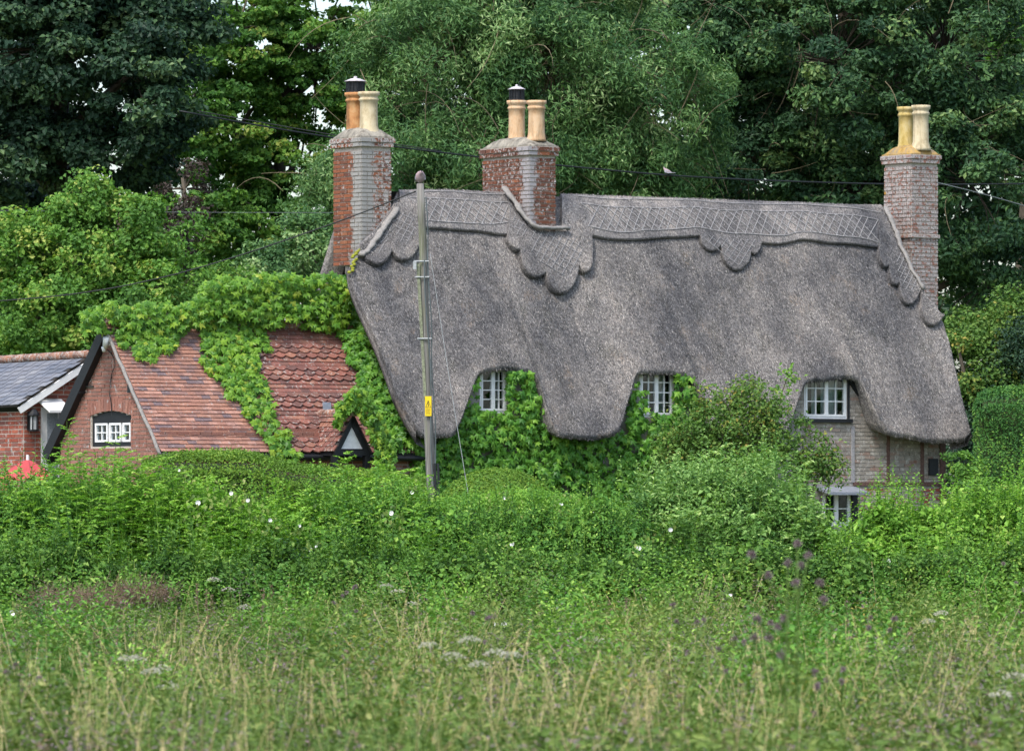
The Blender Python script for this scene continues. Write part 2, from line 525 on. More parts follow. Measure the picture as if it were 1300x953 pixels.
M['l_rose'] = L_('leaf_rose', [(0.0, (0.04, 0.10, 0.025)), (0.5, (0.075, 0.16, 0.035)), (0.85, (0.14, 0.23, 0.06)), (1.0, (0.24, 0.22, 0.06))], 0.3, gain=1.35)
M['l_ivy'] = L_('leaf_creeper', [(0.0, (0.035, 0.13, 0.018)), (0.5, (0.075, 0.22, 0.026)), (0.85, (0.125, 0.29, 0.036)), (1.0, (0.17, 0.34, 0.045))], 0.3, 0.45, 0.35, gain=1.2)
M['l_ivy_yellow'] = L_('leaf_creeper_yellow', [(0.0, (0.04, 0.13, 0.016)), (0.5, (0.095, 0.23, 0.024)), (0.88, (0.16, 0.30, 0.03)), (1.0, (0.23, 0.32, 0.04))], 0.3, 0.45, 0.35, gain=1.25)  # creeper with a yellower leaf colour of its own
M['l_grass'] = L_('grass_blade', [(0.0, (0.06, 0.11, 0.028)), (0.45, (0.11, 0.20, 0.045)), (0.72, (0.19, 0.26, 0.08)), (0.86, (0.36, 0.34, 0.19)), (1.0, (0.55, 0.49, 0.34))], 0.3, gain=1.42)
M['l_weed'] = L_('leaf_weed', [(0.0, (0.05, 0.10, 0.028)), (0.5, (0.10, 0.18, 0.045)), (0.85, (0.17, 0.25, 0.07)), (1.0, (0.29, 0.33, 0.15))], 0.3, gain=1.2)
M['l_dead'] = L_('dead_stalk', [(0.0, (0.12, 0.08, 0.05)), (0.6, (0.22, 0.15, 0.10)), (1.0, (0.34, 0.25, 0.16))], 0.1, gain=0)
M['petal'] = L_('petal_white', [(0.0, (0.75, 0.76, 0.74)), (1.0, (0.85, 0.85, 0.83))], 0.2, gain=0)
M['umbel'] = L_('umbel_cream', [(0.0, (0.26, 0.27, 0.19)), (1.0, (0.50, 0.48, 0.40))], 0.2, gain=0)
M['thistle'] = L_('thistle_mauve', [(0.0, (0.16, 0.13, 0.12)), (0.6, (0.26, 0.19, 0.21)), (1.0, (0.34, 0.23, 0.31))], 0.2, gain=0)
M['moss'] = simple('moss', (0.25, 0.26, 0.03), 0.95, 0.4, 30, 0.5)


# ------------------------------------------------------------------ leaves
def unit(v):
    return v / (np.linalg.norm(v, axis=-1, keepdims=True) + 1e-9)


def leaves_obj(name, P, Nm, L, Wd, mat, parent, rnd, tang=None, kind=None, origin=None, fold=0.25):
    """N rhombic leaves folded along the midrib"""
    n = len(P)
    Nm = unit(Nm)
    t = rng.normal(size=(n, 3)) if tang is None else tang
    t = unit(t - Nm * np.sum(t * Nm, 1)[:, None])
    b = np.cross(Nm, t)
    L = np.broadcast_to(L, (n,))[:, None]
    Wd = np.broadcast_to(Wd, (n,))[:, None]
    V = np.empty((n, 4, 3))
    V[:, 0] = P - t * L * 0.5
    V[:, 1] = P + b * Wd * 0.5 + Nm * Wd * fold
    V[:, 2] = P + t * L * 0.5
    V[:, 3] = P - b * Wd * 0.5 + Nm * Wd * fold
    base = (np.arange(n) * 4)[:, None]
    fl = (base + np.array([0, 1, 2, 0, 2, 3])[None]).ravel()
    if origin is not None:
        V = V - np.asarray(origin)
    me = raw_mesh(name, V, fl, np.full(2 * n, 3), np.repeat(rnd, 4))
    me.materials.append(mat)
    o = bpy.data.objects.new(name, me)
    link(o, parent)
    if origin is not None:
        o.location = [float(c) for c in origin]
    if kind:
        o['kind'] = kind
    return o


def lobes_px(specs):
    """(px, py, Y, rx_px, rz_px, ry_m) -> world ellipsoids"""
    out = []
    for px, py, Y, rx, rz, ry in specs:
        s = F / Y
        out.append((W(px, py, Y), np.array([rx / s, ry, rz / s])))
    return out


def cloud(lobes, n_cl, per, cr, flat=0.6, front=0.75, kmin=0.5, kpow=0.6, zmin=None, up=0.7, outw=0.6, rn=0.7):
    """leaf positions, normals, randoms and clump centres spread through ellipsoid lobes"""
    vol = np.array([l[1][0] * l[1][2] for l in lobes])
    idx = rng.choice(len(lobes), n_cl, p=vol / vol.sum())
    C = np.array([lobes[i][0] for i in idx])
    Rd = np.array([lobes[i][1] for i in idx])
    d = unit(rng.normal(size=(n_cl, 3)))
    flip = (d[:, 1] > 0) & (rng.random(n_cl) < front)
    d[flip, 1] *= -1
    k = kmin + (1 - kmin) * rng.random(n_cl) ** kpow
    cc = C + d * Rd * k[:, None]
    if zmin is not None:
        cc[:, 2] = np.maximum(cc[:, 2], zmin + rng.random(n_cl) * 0.3)
    tone = rng.normal(0, 0.2, n_cl)
    sz = rng.uniform(0.6, 1.35, n_cl) * cr
    m = n_cl * per
    ci = np.repeat(np.arange(n_cl), per)
    e = unit(rng.normal(size=(m, 3))) * (rng.random(m) ** 0.45)[:, None]
    e[:, 2] *= flat
    P = cc[ci] + e * sz[ci][:, None]
    outd = unit(d)[ci]
    Nm = unit(unit(e) * outw + outd * 0.35 + np.array([0, 0, up]) + rng.normal(size=(m, 3)) * rn)
    rnd = np.clip(0.45 + tone[ci] + rng.normal(0, 0.2, m), 0, 1)
    return P, Nm, rnd, cc, C


def tubes_fast(name, A0, A1, r0, r1, mat, parent, sag=0.1, kind=None, segs=4, origin=None):
    """many thin three-sided curved twigs from A0 to A1 in one mesh"""
    n = len(A0)
    s = np.linspace(0, 1, segs + 1)
    mid = (A0 + A1) / 2 + rng.normal(size=(n, 3)) * sag * np.linalg.norm(A1 - A0, axis=1)[:, None] + np.array([0, 0, 1]) * sag * np.linalg.norm(A1 - A0, axis=1)[:, None]
    Pt = (1 - s)[None, :, None] ** 2 * A0[:, None] + 2 * ((1 - s) * s)[None, :, None] * mid[:, None] + (s ** 2)[None, :, None] * A1[:, None]
    T = unit(A1 - A0)
    b = unit(np.cross(T, np.array([0.13, 0.21, 0.97])))
    c = np.cross(b, T)
    rad = (r0 + (r1 - r0) * s)[None, :]
    V = np.empty((n, segs + 1, 3, 3))
    for k in range(3):
        a = 2 * math.pi * k / 3
        V[:, :, k] = Pt + (b[:, None] * math.cos(a) + c[:, None] * math.sin(a)) * rad[..., None]
    base = (np.arange(n) * (segs + 1) * 3)[:, None, None]
    q = []
    for i in range(segs):
        for k in range(3):
            k2 = (k + 1) % 3
            q.append([i * 3 + k, i * 3 + k2, (i + 1) * 3 + k2, (i + 1) * 3 + k])
    fl = (base + np.array(q)[None]).ravel()
    if origin is not None:
        V = V - np.asarray(origin)
    me = raw_mesh(name, V, fl, np.full(n * len(q), 4), np.repeat(rng.random(n), (segs + 1) * 3), True)
    me.materials.append(mat)
    o = bpy.data.objects.new(name, me)
    link(o, parent)
    if origin is not None:
        o.location = [float(c_) for c_ in origin]
    if kind:
        o['kind'] = kind
    return o


def tree(name, label, lobes, n_cl, per, cr, L, Wd, mat, bark, trunk_px, cat='tree', group=None, tr=0.28, **kw):
    lobes = lobes_px(lobes)
    Y = lobes[0][0][1]
    bx = (trunk_px - CX) / F * Y
    base = np.array([bx, Y + 0.5, 0.0])
    t = thing(name, label, cat, base, group)
    tang = kw.pop('tang', None)
    twig_n = kw.pop('twigs', 160)
    twig_r = kw.pop('twig_r', 0.022)
    outer = kw.pop('outer', 0)
    P, Nm, rnd, cc, C = cloud(lobes, n_cl, per, cr, **kw)
    tg = None
    if tang is not None:
        tg = rng.normal(size=P.shape) * 0.55 + np.array(tang)
    sz = rng.uniform(0.7, 1.3, len(P))
    leaves_obj('crown', P, Nm, L * sz, Wd * sz, mat, t, rnd, tang=tg)
    mb = MB()
    zt = max(l[0][2] + l[1][2] * 0.5 for l in lobes)
    pts = [base + np.array([0.12 * math.sin(i * 1.3), 0, zt * i / 8]) for i in range(9)]
    mb.tube(pts, [tr * (1.35 if i == 0 else 1 - 0.085 * i) for i in range(9)], 8)
    for c, rr in lobes:
        z0 = max(0.8, min(c[2] - rr[2] * 0.7, zt * 0.8))
        st = base + np.array([0, 0, z0])
        md = (st + c) / 2 + np.array([0, 0, 0.3])
        mb.tube([st, md, c + np.array([0, 0, rr[2] * 0.3])], [tr * 0.5, tr * 0.33, tr * 0.12], 6)
    mb.build('trunk', bark, t, True)
    if outer:
        k = rng.choice(len(cc), outer)
        st_ = C[k] + (cc[k] - C[k]) * rng.uniform(.7, 1.0, (outer, 1)) + rng.normal(size=(outer, 3)) * .3
        dr = unit(rng.normal(size=(outer, 3)) * PA([1, .4, 1]) + PA([0, -.5, .25]))
        tubes_fast('twigs', st_, st_ + dr * rng.uniform(.7, 1.9, (outer, 1)), .016, .005, M['bark_pale'], t, .22, segs=6, kind='stuff')
    k = rng.choice(len(cc), min(twig_n, len(cc)), replace=False)
    tubes_fast('branches', C[k] + (cc[k] - C[k]) * 0.1, cc[k] + rng.normal(size=(len(k), 3)) * cr * 0.3, twig_r * 1.6, twig_r * 0.35, bark, t, 0.12, kind='stuff')
    return t


# ------------------------------------------------------------------ ground
mb = MB()
gx = np.concatenate([[-2500, -600, -150], np.linspace(-60, 60, 41), [150, 600, 2500]])
gy = np.concatenate([[-300, -60, 0], np.linspace(8, 170, 60), [260, 600, 3500]])
G = np.array([[(x, y, 0.05 * math.sin(x * 0.7) * math.cos(y * 0.45) if -60 < x < 60 and 8 < y < 100 else 0.0) for x in gx] for y in gy])
mb.grid(G, flip=True)
tag(mb.build('ground', M['ground']), kind='structure')

# ------------------------------------------------------------------ thatch surface
SL, RC = 1.90, 0.60


def nat(r):
    r = np.abs(r)
    return ZR - (np.sqrt((SL * r) ** 2 + RC ** 2) - RC)


bottom_px = [(530, 543), (536, 547), (545, 548), (572, 548), (578, 544), (585, 530), (595, 502), (604, 479), (608, 471.5), (614, 469), (645, 468.5), (672, 469), (679, 471.5), (684, 481), (692, 507),
             (700, 532), (705, 542), (711, 547), (722, 548.5), (750, 549), (778, 548.5), (786, 545), (790, 536), (798, 508), (806, 481), (809, 474), (816, 471.5), (846, 471), (871, 471.5), (879, 474), (885, 482),
             (894, 506), (903, 530), (908, 541), (916, 548), (950, 550), (985, 550), (1000, 547), (1006, 532), (1014, 505), (1020, 486), (1025, 479), (1034, 476), (1060, 475.5), (1083, 476.5), (1091, 480),
             (1099, 495), (1109, 516), (1119, 536), (1127, 547), (1137, 551.5), (1165, 553.5), (1200, 554.5), (1224, 554.5), (1232, 547)]
eb = []
for px, py in bottom_px:
    r = 2.5 - 0.30 * min(1.0, max(0.0, (547 - py) / 70.0))
    u, z = on_r(px, py, r)
    eb.append((u, r, z))
eb = np.array(eb)
for i in range(1, len(eb)):
    eb[i, 0] = max(eb[i, 0], eb[i - 1, 0] + 0.01)
UB, RE, ZE = eb[:, 0], eb[:, 1], eb[:, 2]
BB = ZE - nat(RE)

left_px = [(503, 245, 0.0), (497, 262, .36), (478, 290, .55), (456, 324, .68), (440, 345, .92), (446, 362, 1.06), (455, 385, 1.25), (468, 416, 1.50), (480, 445, 1.74), (500, 495, 2.14), (515, 520, 2.34), (530, 543, 2.5)]
right_px = [(1119, 264, 0.0), (1130, 280, .22), (1150, 332, .66), (1172, 376, 1.06), (1197, 412, 1.40), (1206, 440, 1.66), (1220, 500, 2.14), (1232, 547, 2.5)]


def verge(pts):
    o = []
    for px, py, r in pts:
        u, z = on_r(px, py, r)
        o.append((u, r, z))
    return np.array(o)


VL, VR = verge(left_px), verge(right_px)
MIDC = (1.93, 0.0)   # centre chimney, u and r


def ZS(u, r):
    """height of the thatch surface"""
    u, r = np.broadcast_arrays(np.asarray(u, float), np.asarray(r, float))
    ar = np.abs(r)
    z = nat(ar)
    B = np.interp(u, UB, BB)
    re = np.interp(u, UB, RE)
    k = np.clip((ar - 1.0) / (re - 1.0), 0, 1)
    kk = k * k * (3 - 2 * k)
    z = z + B * kk * (r > 0)
    uL = np.interp(ar, VL[:, 1], VL[:, 0]); zL = np.interp(ar, VL[:, 1], VL[:, 2])
    uR = np.interp(ar, VR[:, 1], VR[:, 0]); zR_ = np.interp(ar, VR[:, 1], VR[:, 2])
    z = z + (zL - nat(ar)) * np.exp(-(np.clip(u - uL, 0, None) / 0.55) ** 2) * (1 - kk)
    z = z + (zR_ - nat(ar)) * np.exp(-(np.clip(uR - u, 0, None) / 0.55) ** 2) * (1 - kk)
    # thatch built up under the middle stack
    z = z + 0.20 * np.exp(-((u - 2.1) / 0.55) ** 2) * np.exp(-((ar - 0.95) / 0.42) ** 2) * (r > 0)
    return z


def waves(u, r):
    return (0.04 * np.sin(u * 2.3 + 0.5 * np.sin(r * 2.2)) + 0.014 * np.sin(u * 5.1 + r * 1.3 + 1.0) + 0.010 * np.sin(r * 6.0 + u * 1.7)) * np.clip(np.abs(r) / 0.5, 0, 1)


def surf(u, r, off=0.0):
    e = 0.02
    z = ZS(u, r) + waves(u, r)
    if np.any(np.asarray(off) != 0):
        zu = (ZS(u + e, r) - ZS(u - e, r)) / (2 * e)
        zr = (ZS(u, r + e) - ZS(u, r - e)) / (2 * e)
        zu = np.clip(zu, -1, 1)
        ln = np.sqrt(1 + zu ** 2 + zr ** 2)
        return H(u - zu / ln * off, r - zr / ln * off, z + off / ln)
    return H(u, r, z)


def on_roof(px, py, off=0.0):
    """(u, r) where the sight line meets the front thatch"""
    rs = np.linspace(0.0, 2.7, 136)
    prev = None
    best = None
    for r in rs[::-1]:
        u, z = on_r(px, py, r)
        d = z - float(ZS(u, r)) - off
        if prev is not None and prev[1] * d <= 0 and prev[1] != d:
            f = prev[1] / (prev[1] - d)
            rr = prev[0] + (r - prev[0]) * f
            return on_r(px, py, rr)[0], rr
        if best is None or abs(d) < abs(best[1]):
            best = (r, d)
        prev = (r, d)
    return on_r(px, py, best[0])[0], best[0]


cot_base = H(5, 2.0, 0)
cottage = thing('thatched_cottage', 'long thatched cottage with three tall brick chimneys and creeper on its front', 'cottage', cot_base)

nt, nv = 300, 56
ub = np.interp(np.linspace(0, 1, nt), np.linspace(0, 1, len(UB)) * 0 + (UB - UB[0]) / (UB[-1] - UB[0]), UB)
ub = np.unique(np.concatenate([ub, UB]))
nt = len(ub)
re_ = np.interp(ub, UB, RE)
tt = (ub - ub[0]) / (ub[-1] - ub[0])
vv = np.linspace(0, 1, nv)
uLv = np.interp(vv * 2.5, VL[:, 1], VL[:, 0]) - VL[-1, 0]
uRv = np.interp(vv * 2.5, VR[:, 1], VR[:, 0]) - VR[-1, 0]
wl = (1 - tt) ** 5
wr = tt ** 5
UG = ub[:, None] + wl[:, None] * uLv[None] + wr[:, None] * uRv[None]
RG = re_[:, None] * vv[None]
front = surf(UG, RG)
front = front + rng.normal(0, 0.004, front.shape)
mb = MB()
rings = [front]
# eave: rounded lip, then soffit back to the wall
eu, er, ez = ub, re_, ZS(ub, re_) + waves(ub, re_)
lip1 = H(eu, er + 0.002, ez - 0.025)
lip2 = H(eu, er - 0.035, ez - 0.085)
lip3 = H(eu, er - 0.06, ez - 0.085)
sof = H(eu, np.full_like(eu, 1.95), ez + 0.02)
full = np.concatenate([front, lip1[:, None], lip2[:, None], lip3[:, None], sof[:, None]], 1)
mb.grid(full)
# rear slope
UGr = ub[:, None] + wl[:, None] * 0.32 + wr[:, None] * uRv[None] * 0
RGr = -np.full(nt, 2.5)[:, None] * vv[None]
rear = H(UGr, RGr, nat(RGr) - 0.0 * RGr)
mb.grid(rear, flip=True)
# verges: rolled edge and underside
for side in (0, -1):
    sgn = 1 if side == 0 else -1
    for U_, R_, Zg in ((UG[side], RG[side], ZS(UG[side], RG[side]) + waves(UG[side], RG[side])), (UGr[side], RGr[side], nat(RGr[side]))):
        e0 = H(U_, R_, Zg)
        e1 = H(U_ - sgn * 0.03, R_, Zg - 0.07)
        e2 = H(U_ + sgn * 0.02, R_ * 0.97, Zg - 0.26)
        e3 = H(U_ + sgn * 0.30, R_ * 0.92, Zg - 0.34)
        mb.grid(np.stack([e0, e1, e2, e3], 1))
        mb.grid(np.stack([e0, e1, e2, e3], 1), flip=True)
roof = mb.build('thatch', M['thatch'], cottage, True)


def slivers(U_, R_, off, ln, wd, rnd, name, parent, tilt=0.35, jit=0.5, cap=None):
    """short cut reed ends lying on the thatch and standing a little proud"""
    P = surf(U_, R_, off)
    P2 = surf(U_, R_ + 0.03, off)
    down = unit(P2 - P)
    Pu = surf(U_ + 0.03, R_, off)
    nrm = unit(np.cross(down, unit(Pu - P)))
    nrm = np.where((nrm[:, 2] < 0)[:, None], -nrm, nrm)
    d = unit(down + nrm * tilt * rng.random(len(P))[:, None] + rng.normal(size=P.shape) * jit * 0.5)
    o = leaves_obj(name, P + nrm * 0.008, nrm + rng.normal(size=P.shape) * 0.35, ln, wd, M['straw'], parent, rnd, tang=d, fold=0.3)
    o['kind'] = 'stuff'
    return o


ns = 150000
ts = rng.random(ns); vs = rng.random(ns) ** 0.85
us = UB[0] + ts * (UB[-1] - UB[0])
Us = us + (1 - ts) ** 5 * np.interp(vs, vv, uLv) + ts ** 5 * np.interp(vs, vv, uRv)
Rs = vs * np.interp(us, UB, RE)
slivers(Us, Rs, 0.0, rng.uniform(0.03, 0.075, ns), rng.uniform(0.006, 0.012, ns), np.clip(rng.normal(0.5, 0.24, ns), 0, 1), 'reed_ends', roof)
# ragged fringe at the eave and the verges
ne = 9000
te = rng.random(ne)
ue = UB[0] + te * (UB[-1] - UB[0])
re2 = np.interp(ue, UB, RE)
P = H(ue, re2 - rng.random(ne) * 0.12, ZS(ue, re2) + waves(ue, re2) - rng.random(ne) * 0.08)
o = leaves_obj('eave_fringe', P, rng.normal(size=P.shape) + NF, rng.uniform(0.04, 0.10, ne), 0.012, M['straw'], roof, rng.random(ne) * 0.7,
               tang=rng.normal(size=P.shape) * 0.35 + NF * 0.5 + np.array([0, 0, -1.0]))
o['kind'] = 'stuff'

# ------------------------------------------------------------------ ridge cap, aprons, hazel rods


def arcs(x, base, circ):
    y = base
    for cx_, cy_, rx, ry in circ:
        q = 1 - ((x - cx_) / rx) ** 2
        if q > 0:
            y = max(y, cy_ + ry * math.sqrt(q))
    return y


def cap_piece(name, xs, ytop, ybot, thick, parent, nrow=14):
    """raised block of ridge thatch between two edges given along the roof; ytop None starts it at the ridge"""
    cols = []
    for x in xs:
        ub_, rb_ = on_roof(x, ybot(x))
        if ytop is None:
            kx = (x - CX) / F
            ut = (kx * R0[1] - R0[0]) / (A[0] - kx * A[1])
            rt = 0.0
        else:
            ut, rt = on_roof(x, ytop(x))
        w = np.linspace(0, 1, nrow)
        cols.append(np.stack([ut + (ub_ - ut) * w, rt + (rb_ - rt) * w], 1))
    Cg = np.array(cols)
    U_, R_ = Cg[..., 0], Cg[..., 1]
    w = np.linspace(0, 1, nrow)
    th = thick * (0.75 + 0.25 * np.minimum(1, w * 4))[None] * np.ones_like(U_)
    top = surf(U_, R_, th)
    dn = R_[:, -1]
    lip = surf(U_[:, -1], dn + 0.006, thick * 0.93)
    und = surf(U_[:, -1], dn + 0.012, thick * 0.1)
    und2 = surf(U_[:, -1], dn - 0.03, -0.03)
    allg = np.concatenate([top, lip[:, None], und[:, None], und2[:, None]], 1)
    if ytop is not None:
        ht = surf(U_[:, 0], R_[:, 0], -0.05)
        allg = np.concatenate([ht[:, None], allg], 1)
    # ends
    e0 = surf(U_[0], R_[0], -0.04)
    e1 = surf(U_[-1], R_[-1], -0.04)
    m = MB()
    m.grid(allg)
    m.grid(np.stack([e0, top[0]], 0))
    m.grid(np.stack([top[-1], e1], 0))
    ob = m.build(name, M['thatch_ridge'], parent, True)
    # cut straw over the block and a ragged lower edge
    ns_ = int(26 * len(xs))
    a_, b_ = rng.random(ns_) * (U_.shape[0] - 1.001), rng.random(ns_) * (nrow - 1.001)
    i_, j_ = a_.astype(int), b_.astype(int)
    fa, fb = a_ - i_, b_ - j_
    bl = lambda G_: (G_[i_, j_] * (1 - fa) * (1 - fb) + G_[i_ + 1, j_] * fa * (1 - fb) + G_[i_, j_ + 1] * (1 - fa) * fb + G_[i_ + 1, j_ + 1] * fa * fb)
    slivers(bl(U_), bl(R_), bl(th), rng.uniform(.03, .06, ns_), rng.uniform(.007, .013, ns_), np.clip(rng.normal(.5, .22, ns_), 0, 1), 'reed_ends', ob)
    ne_ = int(14 * len(xs))
    a_ = rng.random(ne_) * (U_.shape[0] - 1.001); i_ = a_.astype(int); fa = a_ - i_
    ue_ = U_[i_, -1] * (1 - fa) + U_[i_ + 1, -1] * fa; re_2 = R_[i_, -1] * (1 - fa) + R_[i_ + 1, -1] * fa
    Pe_ = surf(ue_, re_2 + .008, thick * rng.uniform(.1, .95, ne_))
    oo = leaves_obj('straw_edge', Pe_, NF + rng.normal(size=Pe_.shape) * .5, rng.uniform(.03, .05, ne_), .010, M['straw'], ob, rng.random(ne_) * .7, tang=NF * .6 + PA([0, 0, -.8]) + rng.normal(size=Pe_.shape) * .4)
    oo['kind'] = 'stuff'
    return ob, (U_, R_)


ROD = [0]


def rod(p, q, parent, off, rad=0.0085, n=4):
    """split hazel rod pegged over the ridge thatch between two (u, r) points"""
    s = np.linspace(0, 1, n)
    U_ = p[0] + (q[0] - p[0]) * s
    R_ = p[1] + (q[1] - p[1]) * s
    m = MB()
    m.tube(surf(U_, R_, off + 0.012), rad, 4)
    m.build('hazel_rod', M['rod'], parent)
    ROD[0] += 1


def sky_y(x):
    return 243 + (x - 500) * 22.0 / 620


def cap_bot(x):
    b = sky_y(x) + 48 - (x - 500) / 620 * 3 + 0.7 * math.sin(x * 0.11)
    return b


# left length, with the two big lobes by the left stack
CT = 0.08
xs = np.concatenate([np.linspace(505, 530, 8), np.linspace(533, 652, 40)])
p, _ = cap_piece('ridge_thatch', np.linspace(506, 655, 60), None, cap_bot, CT, cottage)
capL = p
mid_circ = [(915, 303, 25, 20), (935, 318, 21, 22), (949, 305, 10, 16)]
xs = np.unique(np.concatenate([np.linspace(711, 885, 54), np.linspace(885, 965, 70), np.linspace(965, 1119, 50)]))


def bot_r(x):
    b = cap_bot(x) + 2
    q = arcs(x, b, [(900, 303, 14, 19), (932, 316, 19, 25), (956, 304, 8, 17)])
    return q


capR, _ = cap_piece('ridge_thatch', xs, None, bot_r, CT, cottage, 18)


def rods_band(x0, x1, parent, r0, r1, du=0.19):
    kx = (x0 - CX) / F; ua = (kx * R0[1] - R0[0]) / (A[0] - kx * A[1])
    kx = (x1 - CX) / F; ub_ = (kx * R0[1] - R0[0]) / (A[0] - kx * A[1])
    shift = (r0 + r1) / 2 * 0.7
    for rr in (r0 - 0.12, r0, r1):
        n = max(2, int((ub_ - ua) / 1.1))
        e = np.linspace(ua, ub_, n + 1)
        for i in range(n):
            jr = [rr + random.uniform(-.012, .012) for _ in range(2)]
            rod((e[i] - 0.3 * rr, jr[0]), (e[i + 1] - 0.3 * rr + 0.04, jr[1]), parent, CT, 0.0075, 6)
    u = ua - 0.1
    while u < ub_ - 0.15:
        j = lambda: random.uniform(-0.03, 0.03)
        if u + .43 < ub_ - .1: rod((u + j(), r1), (u + .42 + j(), r0), parent, CT)
        if u + .5 < ub_ - .2: rod((u + j(), r0), (u + .44 + j(), r1), parent, CT)
        u += du


rods_band(512, 650, capL, 0.27, 0.55)
rods_band(728, 1110, capR, 0.27, 0.55)


def lattice(poly, parent, off, step=11, keep=None, ang=(58, -32), extra_edge=True):
    """criss-cross rods inside an outline (outline in sight-line coordinates, rods laid on the thatch)"""
    poly = np.array(poly, float)

    def inside(x, y):
        c = False
        n = len(poly)
        for i in range(n):
            x1, y1 = poly[i]; x2, y2 = poly[(i + 1) % n]
            if (y1 > y) != (y2 > y) and x < (x2 - x1) * (y - y1) / (y2 - y1) + x1:
                c = not c
        return c
    cen = poly.mean(0)
    for a in ang:
        d = np.array([math.cos(R(a)), -math.sin(R(a))]); nn = np.array([-d[1], d[0]])
        for k in range(-8, 9):
            o_ = cen + nn * (k + 0.3) * step
            ins = [t for t in np.arange(-90, 90, 1.5) if inside(*(o_ + d * t))]
            if len(ins) > 4:
                a_ = on_roof(*(o_ + d * ins[0])); b_ = on_roof(*(o_ + d * ins[-1]))
                rod(a_, b_, parent, off, 0.006, 4)


lattice([(892, 304), (958, 304), (956, 314), (947, 324), (942, 334), (932, 339), (921, 334), (914, 318), (900, 319), (890, 312)], capR, CT, 7.5)
# apron of scallops below the middle stack
circ = [(655, 296, 15, 21), (678, 318, 21, 33), (709, 343, 21, 30), (739, 326, 10.5, 25)]


def bot_m(x):
    return arcs(x, 292 if x < 735 else 300, circ)


def top_m(x):
    return np.interp(x, [638, 652, 668, 720, 735, 750], [243, 266, 292, 292, 284, 300])


ap, _ = cap_piece('thatch_apron', np.linspace(642, 747.5, 130), top_m, bot_m, 0.13, cottage, 16)
lattice([(662, 300), (722, 300), (736, 318), (735, 338), (712, 356), (697, 345), (680, 338), (668, 322)], ap, 0.13, 8)
lattice([(646, 272), (664, 294), (660, 306), (648, 300)], ap, 0.13, 7)

# two lobes by the left stack
circl = [(474, 303, 23, 32), (511, 296, 21, 34)]


def bot_l(x):
    return arcs(x, 296, circl)


def top_l(x):
    return np.interp(x, [452, 478, 497, 530], [314, 286, 262, 262])


ap2, _ = cap_piece('thatch_apron', np.linspace(453, 531, 110), top_l, bot_l, 0.12, cottage, 16)
lattice([(462, 312), (480, 290), (494, 282), (491, 312), (478, 326), (464, 326)], ap2, 0.12, 7.5)
lattice([(497, 276), (520, 276), (524, 300), (514, 318), (500, 308)], ap2, 0.12, 7.5)

# stepped lobes by the right stack
circr = [(1121, 316, 9, 21), (1134, 337, 9, 22), (1152, 358, 14, 27), (1182, 388, 16, 27)]


def bot_rr(x):
    return arcs(x, np.interp(x, [1110, 1140, 1165, 1198], [296, 335, 362, 406]), circr)


def top_rr(x):
    return np.interp(x, [1110, 1120, 1130, 1150, 1172, 1190, 1199], [268, 268, 283, 335, 378, 402, 412])


ap3, _ = cap_piece('thatch_apron', np.linspace(1111.5, 1194.5, 120), top_rr, bot_rr, 0.10, cottage, 12)
lattice([(1134, 318), (1146, 334), (1162, 362), (1158, 376), (1144, 368), (1132, 340)], ap3, 0.10, 7)
lattice([(1168, 378), (1190, 404), (1184, 404), (1170, 390)], ap3, 0.10, 6.5)

# cement fillets where the thatch meets the brickwork


def fillet(pts, rad, name='cement_fillet', off=0.12, sq=0.6):
    c = []
    P_ = np.array(pts, float)
    s = np.concatenate([[0], np.cumsum(np.linalg.norm(np.diff(P_, axis=0), axis=1))])
    for t_ in np.linspace(0, s[-1], 22):
        x = np.interp(t_, s, P_[:, 0]); y = np.interp(t_, s, P_[:, 1])
        u_, r_ = on_roof(x, y, 0.1)
        c.append(surf(np.array([u_]), np.array([r_]), off)[0])
    c = np.array(c) + rng.normal(0, 0.008, (22, 3))
    m = MB()
    m.tube(c, rad * (1 + rng.normal(0, 0.08, 22)), 8, squash=sq)
    return m.build(name, M['cement'], cottage, True)


fillet([(637, 243), (645, 254), (656, 271), (667, 286), (676, 292), (700, 292), (714, 292)], 0.062, off=0.20)
fillet([(499, 262), (490, 272), (476, 290), (462, 311), (455, 322)], 0.07, off=0.13)
fillet([(1120, 263), (1126, 275), (1138, 308), (1152, 338), (1168, 366)], 0.05, off=0.13)
m = MB()
for k in range(14):
    x, y = 452 + random.uniform(-3, 3), 318 + k * 2.4
    u_, r_ = on_roof(x - k * 0.7, y)
    p = surf(np.array([u_]), np.array([r_]), 0.06)[0]
    m.lathe(p, [(0.01, -.02), (.032, -.01), (.036, .012), (.015, .03)], 7)
tag(m.build('moss', M['moss'], cottage, True), kind='stuff')

# ------------------------------------------------------------------ bricks
def brick_variants(nm, mat, n=10):
    out = []
    for i in range(n):
        m = MB()
        j = lambda s_: rng.uniform(-s_, s_, 3)
        V = np.array([(-.5, 0, -.5), (.5, 0, -.5), (.5, 1, -.5), (-.5, 1, -.5), (-.5, 0, .5), (.5, 0, .5), (.5, 1, .5), (-.5, 1, .5)], float)
        V = V + rng.uniform(-0.02, 0.02, V.shape)
        m.add(V, [[0, 1, 2, 3], [7, 6, 5, 4], [4, 5, 1, 0], [5, 6, 2, 1], [6, 7, 3, 2], [7, 4, 0, 3]], (i + 0.5) / n)
        me = m.mesh('brick')
        me.materials.append(mat)
        me['v'] = i
        out.append((me, V))
    return out


BRV = {}


